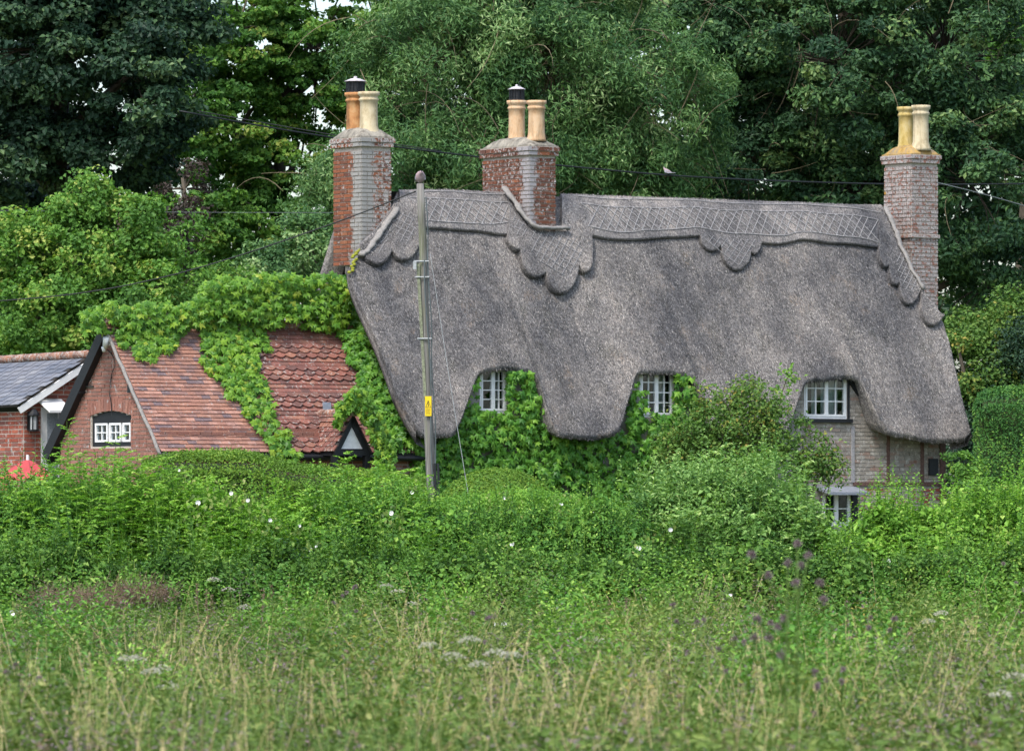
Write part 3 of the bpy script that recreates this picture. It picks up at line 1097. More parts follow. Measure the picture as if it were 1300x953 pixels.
class Bricks:
    """lays courses on a vertical face; the first ones as objects, the rest joined as one part"""
    def __init__(s, parent, mat, budget):
        s.parent, s.mat, s.budget = parent, mat, budget
        s.rest = MB()
        if mat.name not in BRV:
            BRV[mat.name] = brick_variants('brick', mat)
        s.var = BRV[mat.name]

    def one(s, c, ex, en, ez, l, d, h):
        i = random.randrange(len(s.var))
        me, V = s.var[i]
        d = d * random.uniform(0.75, 1.25)
        Mx = np.column_stack([ex * l, en * d, ez * h])
        if s.budget > 0:
            o = bpy.data.objects.new('brick', me)
            m4 = Matrix([[*Mx[k], c[k]] for k in range(3)] + [[0, 0, 0, 1]])
            link(o, s.parent)
            o.matrix_basis = m4
            s.budget -= 1
        else:
            s.rest.add(V @ Mx.T + c, [[0, 1, 2, 3], [7, 6, 5, 4], [4, 5, 1, 0], [5, 6, 2, 1], [6, 7, 3, 2], [7, 4, 0, 3]], (i + 0.5) / len(s.var))

    def face(s, o, ex, en, length, height, bl=0.225, bh=0.073, joint=0.017, proud=0.008, test=None, header=0.0, top_down=False):
        o, ex, en = np.asarray(o, float), np.asarray(ex, float), np.asarray(en, float)
        ez = np.array([0, 0, 1.0])
        nc = int(height / bh)
        rows = range(nc - 1, -1, -1) if top_down else range(nc)
        for i in rows:
            x = -bl * (0.5 if i % 2 else 0.0)
            while x < length - 0.02:
                l = bl
                if header and random.random() < header: l = bl / 2
                a, b = max(0, x), min(length, x + l)
                if b - a > 0.03:
                    cx_, cz_ = (a + b) / 2, (i + 0.5) * bh
                    if test is not None and not test(cx_, cz_, (b - a) / 2):
                        ns_ = 6                      # cut brick: keep the longest run that is on the wall
                        ok = [test(a + (b - a) * (k_ + .5) / ns_, cz_, (b - a) / ns_ / 2) for k_ in range(ns_)]
                        best, run, st0 = (0, 0), 0, 0
                        for k_ in range(ns_):
                            if ok[k_]:
                                if run == 0: st0 = k_
                                run += 1
                                if run > best[0]: best = (run, st0)
                            else: run = 0
                        if best[0]:
                            a, b = a + (b - a) * best[1] / ns_, a + (b - a) * (best[1] + best[0]) / ns_
                            cx_ = (a + b) / 2
                        else:
                            b = a
                    if b - a > joint + .015:
                        s.one(o + ex * cx_ + ez * cz_ - en * 0.01, ex, en, ez, b - a - joint, 0.01 + proud, bh - joint)
                x += l

    def done(s, name='brickwork'):
        if s.rest.n:
            o = s.rest.build(name, s.mat, s.parent)
            o['kind'] = 'stuff'


def pot(c, rad, h, mat, parent, base=1.25):
    m = MB()
    m.lathe(c, [(rad * base * 1.08, 0), (rad * base, h * .06), (rad * 1.02, h * .2), (rad * .98, h * .6), (rad, h * .78), (rad * 1.12, h * .80), (rad * 1.12, h * .84), (rad * 1.0, h * .86), (rad * 1.02, h * .9),
                (rad * 1.22, h * .93), (rad * 1.22, h), (rad * .9, h * 1.0), (rad * .85, h * .9)], 20)
    o = m.build('chimney_pot', mat, parent, True)
    return o


def cowl(c, rad, h, parent):
    m = MB()
    m.lathe(c, [(rad * .98, 0), (rad * .98, h * .12)], 16)
    for k in range(14):
        a = 2 * math.pi * k / 14
        q = c + np.array([math.cos(a) * rad * .95, math.sin(a) * rad * .95, 0])
        m.tube([q, q + np.array([0, 0, h * .68])], 0.009, 4)
    m.lathe(c, [(rad * .82, h * .05), (rad * .82, h * .64)], 14)
    m.lathe(c + np.array([0, 0, h * .64]), [(rad * .98, 0), (rad * .98, h * .05)], 16)
    ob = m.build('cowl', M['black_paint'], parent)
    m = MB()
    m.lathe(c + np.array([0, 0, h * .70]), [(rad * 1.15, 0), (rad * 1.15, h * .03), (rad * .55, h * .17), (rad * .2, h * .2), (rad * .18, h * .3), (0.01, h * .32)], 16)
    m.build('cowl_lid', simple_cached('cowl_lid', (0.50, 0.46, 0.47)), parent)


_sc = {}


def simple_cached(n, c, **k):
    if n not in _sc:
        _sc[n] = simple(n, c, **k)
    return _sc[n]


def stack(u0, u1, r0, r1, ztop, zbot, mats, budget, label, band=None, round_cap=True, capmat='cap_lichen', vis=None):
    """chimney stack: core, bricks on the two sides that can be seen, oversailing courses and cement cap"""
    m = MB()
    g = 0.012
    m.box(H(u0 + g, r1 - g, zbot), A * (u1 - u0 - 2 * g), -NF * (r1 - r0 - 2 * g), (0, 0, ztop - zbot))
    core = m.build('chimney', M['mortar'], cottage)
    core['label'] = label
    nb = Bricks(core, mats[0], budget[0])
    nb.face(H(u0, r0, zbot), NF, -A, r1 - r0, ztop - zbot, top_down=True, header=0.25)
    nb.done()
    nb = Bricks(core, mats[1], budget[1])
    nb.face(H(u0, r1, zbot), A, NF, u1 - u0, ztop - zbot, top_down=True, header=0.25)
    nb.done()
    # oversail: two projecting courses
    e = 0.05
    for k, (ee, z0, hh) in enumerate(((e * 0.7, ztop, 0.075), (e, ztop + 0.075, 0.085))):
        b = Bricks(core, mats[1], 0)
        q0, q1, s0, s1 = u0 - ee, u1 + ee, r0 - ee, r1 + ee
        mm = MB()
        mm.box(H(q0 + .012, s1 - .012, z0), A * (q1 - q0 - .024), -NF * (s1 - s0 - .024), (0, 0, hh))
        mm.build('oversail', M['mortar'], core)
        b.face(H(q0, s0, z0), NF, -A, s1 - s0, hh + .001, bh=hh)
        b.face(H(q0, s1, z0), A, NF, q1 - q0, hh + .001, bh=hh)
        b.done('oversail_bricks')
    # flaunching, domed
    m = MB()
    n1, n2 = 17, 17
    zt = ztop + 0.16
    G = np.zeros((n1, n2, 3))
    for i in range(n1):
        for j in range(n2):
            a = -1 + 2 * i / (n1 - 1); b_ = -1 + 2 * j / (n2 - 1)
            hgt = 0.02 + 0.17 * (1 - abs(a) ** 4) * (1 - abs(b_) ** 4)
            G[i, j] = H((u0 + u1) / 2 + a * (u1 - u0 + .06) / 2, (r0 + r1) / 2 + b_ * (r1 - r0 + .06) / 2, zt + hgt + rng.normal(0, 0.004))
    m.grid(G, flip=True)
    for sgn_i in (0, n1 - 1):
        m.grid(np.stack([G[sgn_i], G[sgn_i] - np.array([0, 0, .04])], 0), flip=sgn_i == 0)
    for sgn_j in (0, n2 - 1):
        m.grid(np.stack([G[:, sgn_j], G[:, sgn_j] - np.array([0, 0, .04])], 0), flip=sgn_j != 0)
    m.build('chimney_cap', M[capmat], core, True)
    if band is not None:
        b = Bricks(core, mats[0], 0)
        ee = 0.035
        mm = MB(); mm.box(H(u0 - ee + .01, r1 + ee - .01, band), A * (u1 - u0 + 2 * ee - .02), -NF * (r1 - r0 + 2 * ee - .02), (0, 0, 0.07)); mm.build('band_core', M['mortar'], core)
        b.face(H(u0 - ee, r0 - ee, band), NF, -A, r1 - r0 + 2 * ee, 0.071, bh=0.07)
        b.face(H(u0 - ee, r1 + ee, band), A, NF, u1 - u0 + 2 * ee, 0.071, bh=0.07)
        b.done('string_course')
    return core, zt


def zpx(py, u, r):
    p = H(u, r, 0)
    return EYE + (HY - py) / F * p[1]


# left stack
zt = zpx(186, -0.98, 0.45)
ch, z = stack(-0.98, -0.36, -0.42, 0.46, zt, zpx(336, -0.98, 0.45), (M['brick_left_stack'], M['brick_left_front']), (90, 70),
              'left chimney, red brick on one side and lichen grey on the other')
c1 = H(-0.67, -0.20, z + 0.06); c2 = H(-0.67, 0.22, z + 0.06)
pot(c1, 0.155, zpx(118, -.67, -.2) - z - 0.06, M['pot_rust'], ch, 1.03)
cowl(c1 + np.array([0, 0, zpx(118, -.67, -.2) - z - 0.07]), 0.165, 0.29, ch)
pot(c2, 0.155, zpx(117, -.67, .2) - z - 0.06, M['pot_buff'], ch)
# middle stack
u0m = on_r(672, 250, 0.72)[0]
u1m = on_r(706, 250, 0.72)[0]
zt = zpx(197, u0m, 0.72)
ch, z = stack(u0m, u1m, -0.72, 0.72, zt, zpx(300, u0m, 0.72), (M['brick_mid_stack'], M['brick_mid_stack']), (80, 60),
              'broad middle chimney of dark red brick')
um = (u0m + u1m) / 2
rp1 = on_u(656, 150, um)[0]; rp2 = on_u(681, 150, um)[0]
c1 = H(um, rp1, z + 0.1); c2 = H(um, rp2, z + 0.1)
pot(c1, 0.145, zpx(128, um, rp1) - z - 0.1, M['pot_peach'], ch, 1.1)
cowl(c1 + np.array([0, 0, zpx(128, um, rp1) - z - 0.1]), 0.135, 0.28, ch)
pot(c2, 0.145, zpx(128, um, rp2) - z - 0.1, M['pot_peach'], ch, 1.15)
# right stack
u0r = on_r(1156, 300, 0.40)[0]
u1r = on_r(1190, 300, 0.40)[0]
zt = zpx(207, u0r, 0.4)
ch, z = stack(u0r, u1r, -0.38, 0.42, zt, 1.5, (M['brick_right_stack'], M['brick_right_stack']), (0, 0),
              'right chimney, pale lichen covered brick with a string course', band=zpx(302, u0r, .4), capmat='cap_orange')
um = (u0r + u1r) / 2
rp1 = on_u(1150, 150, um)[0]; rp2 = on_u(1169, 150, um)[0]
pot(H(um, rp1, z + .08), 0.135, zpx(136, um, rp1) - z - 0.08, M['pot_ochre'], ch)
pot(H(um, rp2, z + .08), 0.145, zpx(134, um, rp2) - z - 0.08, M['pot_buff'], ch)

# ------------------------------------------------------------------ cottage walls
RW = 1.98
UWL = -0.62
UWR = on_r(1200, 600, RW)[0]
WIN = []   # (u0,u1,z0,z1)


def win_rect(x0, x1, y0, y1, r=RW):
    a, zb = on_r(x0, y1, r)
    b, _ = on_r(x1, y1, r)
    _, zt_ = on_r((x0 + x1) / 2, y0, r)
    return a, b, zb, zt_


w1 = win_rect(609, 643, 466, 524)
w2 = win_rect(812, 855, 467, 529)
w3 = win_rect(1021, 1075, 471, 531)
w4 = win_rect(1044, 1080, 623, 668)
mb = MB()
cuts = sorted([w1, w2, w3, w4], key=lambda w: w[0])
us_ = sorted(set([UWL, UWR] + [v for w in cuts for v in w[:2]]))
for a, b in zip(us_[:-1], us_[1:]):
    hs = [w for w in cuts if w[0] < (a + b) / 2 < w[1]]
    inbay = any(w[0] - 0.35 < (a + b) / 2 < w[1] + 0.6 for w in (w1, w2, w3))
    top = 3.95
    z = -0.05
    for w in sorted(hs, key=lambda w: w[2]):
        if w[2] > z:
            mb.box(H(a, RW, z), A * (b - a), -NF * 0.12, (0, 0, w[2] - z))
        z = w[3]
    if z < top:
        mb.box(H(a, RW, z), A * (b - a), -NF * 0.12, (0, 0, top - z))
# short uprights of wall beside the first-floor windows
for w, dl, dr in ((w1, .25, .55), (w2, .12, .35), (w3, .02, .28)):
    mb.box(H(w[0] - dl, RW + .002, 3.6), A * (dl - .001), -NF * .1, (0, 0, 0.62))
    mb.box(H(w[1] + .001, RW + .002, 3.6), A * dr, -NF * .1, (0, 0, 0.62))
    mb.box(H(w[0] - dl, RW - .3, 4.24), A * (w[1] - w[0] + dl + dr), -NF * .1, (0, 0, 0.15))
# gable and rear walls
mb.box(H(UWL, RW - .121, -.05), A * .12, -NF * (2 * RW - .3), (0, 0, 3.9))
for k in range(6):
    zz = 3.85 + k * 0.45
    hw = max(0.2, (ZR - 0.5 - zz) / SL)
    mb.box(H(UWL, hw, zz), A * .12, -NF * (2 * hw), (0, 0, 0.45))
    mb.box(H(UWR - .12, hw, zz), A * .12, -NF * (2 * hw), (0, 0, 0.45))
mb.box(H(UWR - .12, RW - .121, -.05), A * .12, -NF * (2 * RW - .3), (0, 0, 3.9))
mb.box(H(UWL, -RW + .12, -.05), A * (UWR - UWL), -NF * .12, (0, 0, 3.9))
wall = mb.build('wall', simple_cached('wall_joints', (.27, .25, .22), var=.35, scale=9), cottage)
# painted infill bricks on the part of the wall that shows
bk = Bricks(wall, M['brick_painted'], 0)
zband = zpx(617, UWR - 1, RW)
uA = w3[0] - 0.2


def t1(x, z, h):
    u = uA + x; zz = zband + 0.06 + z
    for w in (w3, w4):
        if w[0] - h < u < w[1] + h and w[2] - .05 < zz < w[3] + .03: return False
    lim = 3.92 if u > w3[1] + .28 else 4.2
    return zz < lim


bk.face(H(uA, RW, zband + .06), A, NF, UWR - uA, 4.2 - zband, bh=0.07, proud=0.011, joint=.012, test=t1)
bk.done()
bk = Bricks(wall, M['brick_worn'], 60)
bk.face(H(w4[1] + .03, RW, zband - 1.2), A, NF, UWR - w4[1] - .03, 1.2, bh=0.073, proud=0.006, top_down=True)
bk.done()


def strip(x0, y0, x1, y1, wpx, r, mat, name, parent, d=0.05, label=None):
    """board on a wall plane between two points"""
    ua, za = on_r(x0, y0, r); ub_, zb = on_r(x1, y1, r)
    p, q = H(ua, r, za), H(ub_, r, zb)
    t = unit(q - p)
    wv = np.cross(NF, t) * (wpx / 72.0)
    m = MB()
    m.box(p - wv / 2, q - p, wv, NF * d)
    o = m.build(name, mat, parent)
    return o


strip(1082, 541, 1082, 612, 5, RW, M['timber_grey'], 'timber_post', cottage, .025)
strip(1127, 549, 1127, 612, 5, RW, M['timber_brown'], 'timber_post', cottage, .025)
strip(1170, 552, 1170, 612, 5.5, RW, M['timber_brown'], 'timber_post', cottage, .025)
strip(1196, 552, 1196, 640, 9, RW, M['timber_brown'], 'timber_post', cottage, .03)
strip(1083, 614, 1199, 614, 5, RW, M['timber_brown'], 'timber_rail', cottage, .022)
strip(1074, 478, 1119, 544, 5.5, RW, M['black_paint'], 'barge_board', cottage, .06)
m = MB()
uh, zh = on_r(1178, 603, RW)
m.box(H(uh, RW, zh), A * .2, NF * .05, (0, 0, .30))
m.build('wall_hatch', M['black_paint'], cottage)


# ------------------------------------------------------------------ windows
def window(parent, O, ex, en, wd, ht, cas, rows, frame='white_paint', surround=None, curtain=None, arch=0.0, depth=0.10, sill=None, label=None, fw=0.045):
    """casement window in a wall face: O lower corner, ex along, en outward. cas: list of (x0,x1,cols)"""
    O, ex, en = np.asarray(O, float), np.asarray(ex, float), np.asarray(en, float)
    ez = np.array([0, 0, 1.0])
    m = MB()
    fm = M[surround] if surround else M[frame]
    B = lambda mm, x, z, w_, h_, y0, y1: mm.box(O + ex * x + ez * z + en * y0, ex * w_, en * (y1 - y0), ez * h_)
    B(m, 0, 0, fw, ht, -.06, .015); B(m, wd - fw, 0, fw, ht, -.06, .015)
    B(m, fw, 0, wd - 2 * fw, fw, -.06, .015); B(m, fw, ht - fw, wd - 2 * fw, fw, -.06, .015)
    if arch:
        n = 12
        for i in range(n):
            x0 = -0.03 + (wd + .06) * i / n; x1 = -0.03 + (wd + .06) * (i + 1) / n
            hh = arch * (1 - ((x0 + x1) / wd - 1) ** 2) + 0.04
            B(m, x0, ht + .001, x1 - x0, hh, -.05, .012)
    fr = m.build('window', fm, parent)
    if label: fr['label'] = label
    for x0, x1, cols in cas:
        m = MB()
        s = 0.036
        z0, z1 = fw * 0.9, ht - fw * 0.9
        B(m, x0, z0, s, z1 - z0, -.03, .028); B(m, x1 - s, z0, s, z1 - z0, -.03, .028)
        B(m, x0 + s, z0, x1 - x0 - 2 * s, s, -.03, .028); B(m, x0 + s, z1 - s, x1 - x0 - 2 * s, s, -.03, .028)
        pw = (x1 - x0 - 2 * s) / cols; ph = (z1 - z0 - 2 * s) / rows
        for c in range(1, cols):
            B(m, x0 + s + c * pw - .009, z0 + s, .018, z1 - z0 - 2 * s, -.015, .018)
        for r_ in range(1, rows):
            B(m, x0 + s, z0 + s + r_ * ph - .009, x1 - x0 - 2 * s, .018, -.0149, .0175)
        m.build('casement', M[frame], fr)
        for c in range(cols):
            for r_ in range(rows):
                m = MB()
                B(m, x0 + s + c * pw + .002, z0 + s + r_ * ph + .002, pw - .004, ph - .004, -.004, 0.0)
                m.build('pane', M['glass'], fr)
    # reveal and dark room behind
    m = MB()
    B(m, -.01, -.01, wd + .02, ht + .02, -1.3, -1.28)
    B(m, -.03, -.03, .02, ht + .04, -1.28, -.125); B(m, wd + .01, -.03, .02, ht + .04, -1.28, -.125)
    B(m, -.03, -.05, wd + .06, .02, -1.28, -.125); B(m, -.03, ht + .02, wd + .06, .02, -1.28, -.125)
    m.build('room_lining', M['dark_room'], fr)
    for (x0, x1) in (curtain or []):
        n = 14
        G = np.array([[O + ex * (x0 + (x1 - x0) * i / n) + en * (-.2 + .02 * math.sin(i * 2.1)) + ez * (z_ * ht) for z_ in (0.03, 0.5, 0.97)] for i in range(n + 1)])
        m = MB(); m.grid(G); m.build('curtain', M['curtain'], fr, True)
    if sill:
        m = MB()
        B(m, -.06, -.07, wd + .12 + sill[1], .066, -.02, .09)
        m.build('window_sill', M[sill[0]], fr)
    return fr


def hw(w, cas, rows, **k):
    return window(cottage, H(w[0], RW - .02, w[2]), A, NF, w[1] - w[0], w[3] - w[2], cas, rows, **k)


wd = w1[1] - w1[0]
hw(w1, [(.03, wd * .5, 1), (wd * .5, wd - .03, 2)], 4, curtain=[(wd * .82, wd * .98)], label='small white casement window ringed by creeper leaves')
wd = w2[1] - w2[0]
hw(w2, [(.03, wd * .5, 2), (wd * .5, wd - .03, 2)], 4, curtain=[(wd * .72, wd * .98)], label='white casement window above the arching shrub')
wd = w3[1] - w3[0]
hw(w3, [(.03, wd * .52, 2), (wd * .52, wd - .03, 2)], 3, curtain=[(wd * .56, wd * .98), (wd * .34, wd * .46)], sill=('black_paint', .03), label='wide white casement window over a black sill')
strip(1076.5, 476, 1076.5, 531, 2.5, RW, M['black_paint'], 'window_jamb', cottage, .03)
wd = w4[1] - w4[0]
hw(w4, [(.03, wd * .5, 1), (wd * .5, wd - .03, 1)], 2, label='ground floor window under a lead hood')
m = MB()
m.box(H(w4[0] - .15, RW, w4[3] + .03), A * (w4[1] - w4[0] + .25), NF * .42 + np.array([0, 0, -.10]), (0, 0, .05))
m.build('window_hood', M['lead'], cottage)
m = MB()
m.box(H(w4[1] + .003, RW, w4[2] - .1), A * .12, NF * .05, (0, 0, w4[3] - w4[2] + .1))
m.build('shutter', M['black_paint'], cottage)

# ------------------------------------------------------------------ annexe
UA = -5.95
ra_, za_ = on_u(139, 408, UA)         # ridge position on the gable plane
RA, ZA = ra_, za_
rf_, zf_ = on_u(205, 573, UA - .1)
rb_, zb_ = on_u(58, 572, UA - .1)
slA = (ZA - zf_) / (rf_ - RA)
annexe = thing('tiled_annexe', 'low red brick annexe with clay tiled roof and black bargeboard', 'annexe', H(UA + 2.5, rf_ - .3, 0))
REAVE, ZEAVE = rf_, zf_
RWA = REAVE - 0.22
UA1 = UWL - 0.01
mb = MB()


def gz(r):
    return ZA - slA * abs(r - RA)


# gable wall with a rectangular hole for the window
rw0, zw0 = on_u(115.5, 567, UA); rw1, _ = on_u(166, 567, UA); _, zw1 = on_u(140, 531, UA)
rL = RA - (RWA - RA)
for a, b, hole in ((rL, rw0, 0), (rw0, rw1, 1), (rw1, RWA, 0)):
    n = 8
    for i in range(n):
        x0 = a + (b - a) * i / n; x1 = a + (b - a) * (i + 1) / n
        t0, t1_ = gz(x0) - .09, gz(x1) - .09
        bot = -.05
        zh_ = zw1 + .03 + .095 * (1 - ((x0 + x1 - rw0 - rw1) / (rw1 - rw0)) ** 2)
        segs_ = [(-.05, zw0), (zh_, None)] if hole else [(-.05, None)]
        for z0, z1 in segs_:
            q0, q1 = (t0, t1_) if z1 is None else (z1, z1)
            V = [H(UA + .01, x0, z0), H(UA + .01, x1, z0), H(UA + .01, x1, q1), H(UA + .01, x0, q0),
                 H(UA + .13, x0, z0), H(UA + .13, x1, z0), H(UA + .13, x1, q1), H(UA + .13, x0, q0)]
            mb.add(V, [[0, 1, 2, 3], [7, 6, 5, 4], [4, 5, 1, 0], [5, 6, 2, 1], [6, 7, 3, 2], [7, 4, 0, 3]])
mb.box(H(UA + .131, RWA, -.05), A * (UA1 - UA - .14), -NF * .12, (0, 0, ZEAVE + .12))
mb.box(H(UA + .131, rL + .12, -.05), A * (UA1 - UA - .14), -NF * .12, (0, 0, ZEAVE + .12))
awall = mb.build('wall', M['mortar'], annexe)
bk = Bricks(awall, M['brick_annexe'], 285)
zstart = zpx(640, UA, 0)
ncourse = 0.0675


def tg(x, z, h):
    r = rL + x; zz = zstart + z
    if zz > gz(r) - .12 or zz > gz(r - h * .6) - .1 or zz > gz(r + h * .6) - .1: return False
    rc = (rw0 + rw1) / 2; hwid = (rw1 - rw0) / 2
    if abs(r - rc) < hwid + h - .01 and zw0 - .01 < zz < zw1 + .03: return False
    if abs(r - rc) < hwid + .02 + h * .6 and zw1 - .02 < zz < zw1 + .34 - .12 * ((r - rc) / hwid) ** 2: return False
    return True


bk.face(H(UA, rL, zstart), NF, -A, RWA - rL, ZA - zstart, bl=0.225, bh=ncourse, joint=0.014, proud=0.006, test=tg, top_down=True, header=.1)
# rubbed brick arch over the window
rc = (rw0 + rw1) / 2; hwid = (rw1 - rw0) / 2
bk.budget = 15
bk2 = Bricks(awall, M['brick_annexe'], 15)
na = 17
for i in range(na):
    f = -1 + 2 * (i + .5) / na
    r = rc + f * (hwid + .08)
    z0 = zw1 + .03 + .095 * (1 - f * f)
    an = f * 0.16
    ez = np.array([NF[0] * math.sin(an), NF[1] * math.sin(an), math.cos(an)])
    ex = np.cross(ez, A); ex = ex / np.linalg.norm(ex)
    bk2.one(H(UA, r, z0) + ez * .11 + A * .01, ex, -A, ez, 2 * (hwid + .08) / na - .008, .018, .215)
bk2.done('arch_bricks')
bk.done()
bk = Bricks(awall, M['brick_annexe'], 0)
bk.face(H(UA, RWA, zpx(640, UA + 2, RWA)), A, NF, UA1 - UA, 1.3, bh=.0675, proud=.006)
bk.done('front_brickwork')
# annexe window
wdt, hgt = rw1 - rw0, zw1 - zw0
window(annexe, H(UA + .05, rw0, zw0), NF, -A, wdt, hgt, [(.09, wdt * .385, 2), (wdt * .43, wdt * .72, 2), (wdt * .765, wdt - .05, 1)], 2, surround='black_paint', arch=.11, fw=.085,
       label='white three light casement in a black arched frame')
# fascia, bargeboards, purlin ends
m = MB(); m.box(H(UA - .08, REAVE - .03, ZEAVE - .13), A * 5.3, -NF * .035, (0, 0, .115)); m.build('fascia', M['black_paint'], annexe)
m = MB()
g_ = [H(UA - .1 + 5.3 * i / 10, REAVE + .035, ZEAVE - .06 - .003 * i) for i in range(11)]
m.tube(g_, .045, 8); m.build('gutter', M['black_paint'], annexe, True)
m = MB()
p = H(UA - .13, RA, ZA - .02); q = H(UA - .13, rb_, zb_)
dn = unit(q - p)
wv = np.cross(dn, A); wv = wv if wv[2] < 0 else -wv
m.box(p - wv * .02, (q - p) * 1.03, wv * .2, A * .03)
m.build('barge_board', M['black_paint'], annexe)
m = MB(); m.box(p + wv * .181 + A * .03, (q - p) * 1.03, -wv * .03, A * .1); m.build('verge_soffit', M['black_paint'], annexe)
m = MB()
pts = []
for k in range(16):
    f = k / 15
    pts.append(H(UA - .12, RA + (REAVE - RA) * f, ZA - slA * (REAVE - RA) * f - .05) + rng.normal(0, .006, 3))
m.tube(pts, .032, 6); m.build('verge_mortar', M['cement'], annexe, True)
for x, y in ((103, 495), (168, 494)):
    r, z = on_u(x, y, UA - .05)
    m = MB(); m.box(H(UA - .12, r - .05, z - .06), A * .14, NF * .11, (0, 0, .13)); m.build('purlin_end', M['black_paint'], annexe)
r, z = on_u(108, 492, UA)
m = MB(); m.box(H(UA - .03, r, z), A * .03, NF * .30, (0, 0, .035)); m.build('vent_slot', M['dark_stain'], annexe)
# security lamp with cable
r, z = on_u(139, 436, UA - .1)
m = MB(); m.tube([H(UA - .05, r, z - .02), H(UA - .16, r - .03, z)], .03, 8); m.tube([H(UA - .14, r - .06, z - .06), H(UA - .2, r + .05, z + .09)], .05, 10)
sl_ = m.build('security_lamp', M['white_paint'], annexe, True)
m = MB(); m.tube([H(UA - .14, r - .10, z - .13), H(UA - .18, r - .07, z - .06)], .035, 8); m.build('lamp_sensor', M['white_paint'], sl_, True)
cab = [(136, 444), (141, 448), (145, 456), (146, 464), (142, 474), (140, 486), (139, 500), (141, 512), (142, 527)]
m = MB(); m.tube([H(UA - .03, *on_u(x, y, UA - .03)) for x, y in cab], .008, 5); m.build('lamp_cable', M['rubber'], annexe)

# roof deck and tiles
m = MB()
m.grid(np.array([[H(u, RA, ZA - .05), H(u, REAVE - .02, ZEAVE - .05)] for u in (UA - .1, UA1)]))
m.grid(np.array([[H(u, RA, ZA - .05), H(u, rb_, ZA - .05 - slA * (RA - rb_))] for u in (UA - .1, UA1)]), flip=True)
deck = m.build('roof', M['dark_stain'], annexe)


def tile_variants(mat, shape, n=8):
    out = []
    for i in range(n):
        if shape == 'plain':
            prof = [(-.5, 0), (.5, 0)]
        elif shape == 'wave':
            prof = [(-.5, -.30), (-.36, -.12), (-.18, 0), (0.05, .02), (.25, -.10), (.38, -.25), (.5, -.30)]
        V, k = [], len(prof)
        jt = rng.uniform(-.02, .02, 2)
        for z in (1.0, 0.0):
            for x, y in prof:
                V.append((x, 1 + y + jt[0] * x, z))
            V.append((.5, 0, z * .8)); V.append((-.5, 0, z * .8))
        kk = k + 2
        Fc = [list(range(kk))[::-1]]
        Fc += [[a, (a + 1) % kk, kk + (a + 1) % kk, kk + a] for a in range(kk)]
        V = np.array(V)
        mm = MB(); mm.add(V, Fc, (i + .5) / n)
        me = mm.mesh('roof_tile'); me.materials.append(mat)
        out.append((me, V, Fc, (i + .5) / n))
    return out


class Tiles:
    def __init__(s, parent, var, budget, name='roof_tile'):
        s.p, s.var, s.budget, s.name = parent, var, budget, name
        s.rest = MB()

    def one(s, c, ex, ed, en, w_, l_, t_):
        me, V, Fc, rv = random.choice(s.var)
        Mx = np.column_stack([ex * w_, ed * l_, en * t_])
        if s.budget > 0:
            o = bpy.data.objects.new(s.name, me)
            link(o, s.p)
            o.matrix_basis = Matrix([[*Mx[k], c[k]] for k in range(3)] + [[0, 0, 0, 1]])
            s.budget -= 1
        else:
            s.rest.add(V @ Mx.T + c, Fc, rv)

    def done(s, name, mat):
        if s.rest.n:
            o = s.rest.build(name, mat, s.p)
            o['kind'] = 'stuff'


down = unit(H(0, REAVE, ZEAVE) - H(0, RA, ZA))
rn_ = unit(np.cross(A, down)); rn_ = rn_ if rn_[2] > 0 else -rn_
Lr = np.linalg.norm(H(0, REAVE, ZEAVE) - H(0, RA, ZA))
USPLIT = -3.7
tp = Tiles(deck, tile_variants(M['tile'], 'plain'), 300)
gauge = 0.083
nc = int(Lr / gauge)
hidden_above = 0
for i in range(nc - 1, -1, -1):
    tw = 0.168
    u = UA - .1 - (tw / 2 if i % 2 else 0)
    d0 = (i + 1) * gauge + (Lr - nc * gauge)
    while u < USPLIT:
        a = max(u, UA - .1); b = u + tw
        if b - a > .04:
            tilt = unit(down + rn_ * (0.16 + random.uniform(-.02, .03)))
            nn = unit(np.cross(A, tilt)); nn = nn if nn[2] > 0 else -nn
            c = H((a + b) / 2, RA, ZA) + down * (d0 - gauge * 1.35) - rn_ * .02
            tp.one(c, A + rn_ * random.uniform(-.012, .012), tilt, nn, b - a - .004, gauge * 1.38 + random.uniform(-.004, .004), .014)
        u += tw
tp.done('tiling', M['tile'])
# weathered part: bands of plain tiles between bands of wavy tiles
pv, wvv = tile_variants(M['tile_dark'], 'plain'), tile_variants(M['tile_dark'], 'wave')
ta, tb = Tiles(deck, pv, 0), Tiles(deck, wvv, 0, 'wavy_tile')
d = Lr
k = 0
pattern = ['w'] * 3 + ['p'] * 2 + ['w'] * 2 + ['p'] * 3 + ['w'] * 3 + ['p'] * 3 + ['w'] * 3 + ['p'] * 2 + ['w'] * 3 + ['p'] * 5
for j, ty in enumerate(pattern):
    gg = 0.108 if ty == 'w' else 0.092
    tw = 0.215 if ty == 'w' else 0.175
    u = USPLIT - (tw / 2 if j % 2 else 0)
    while u < UA1 - .02:
        a = max(u, USPLIT)
        b = min(u + tw, UA1)
        if b - a > .04:
            tilt = unit(down + rn_ * (0.20 if ty == 'w' else .15))
            nn = unit(np.cross(A, tilt)); nn = nn if nn[2] > 0 else -nn
            c = H((a + b) / 2, RA, ZA) + down * (d - gg * 1.4) - rn_ * .02
            (tb if ty == 'w' else ta).one(c, A + rn_ * random.uniform(-.03, .03), tilt, nn, b - a - .004, gg * 1.42 + (0.02 if ty == 'w' else 0), .024 if ty == 'w' else .016)
        u += tw
    d -= gg
    if d < .1: break
ta.done('weathered_tiling', M['tile_dark'])
tb.done('wavy_tiling', M['tile_dark'])
m = MB()
for i in range(13):
    m.tube([H(UA - .1 + i * .4, RA, ZA + .0), H(UA - .1 + i * .4 + .39, RA, ZA + .0)], [.085, .08], 10)
m.build('ridge_tiles', M['tile_orange'], annexe, True)

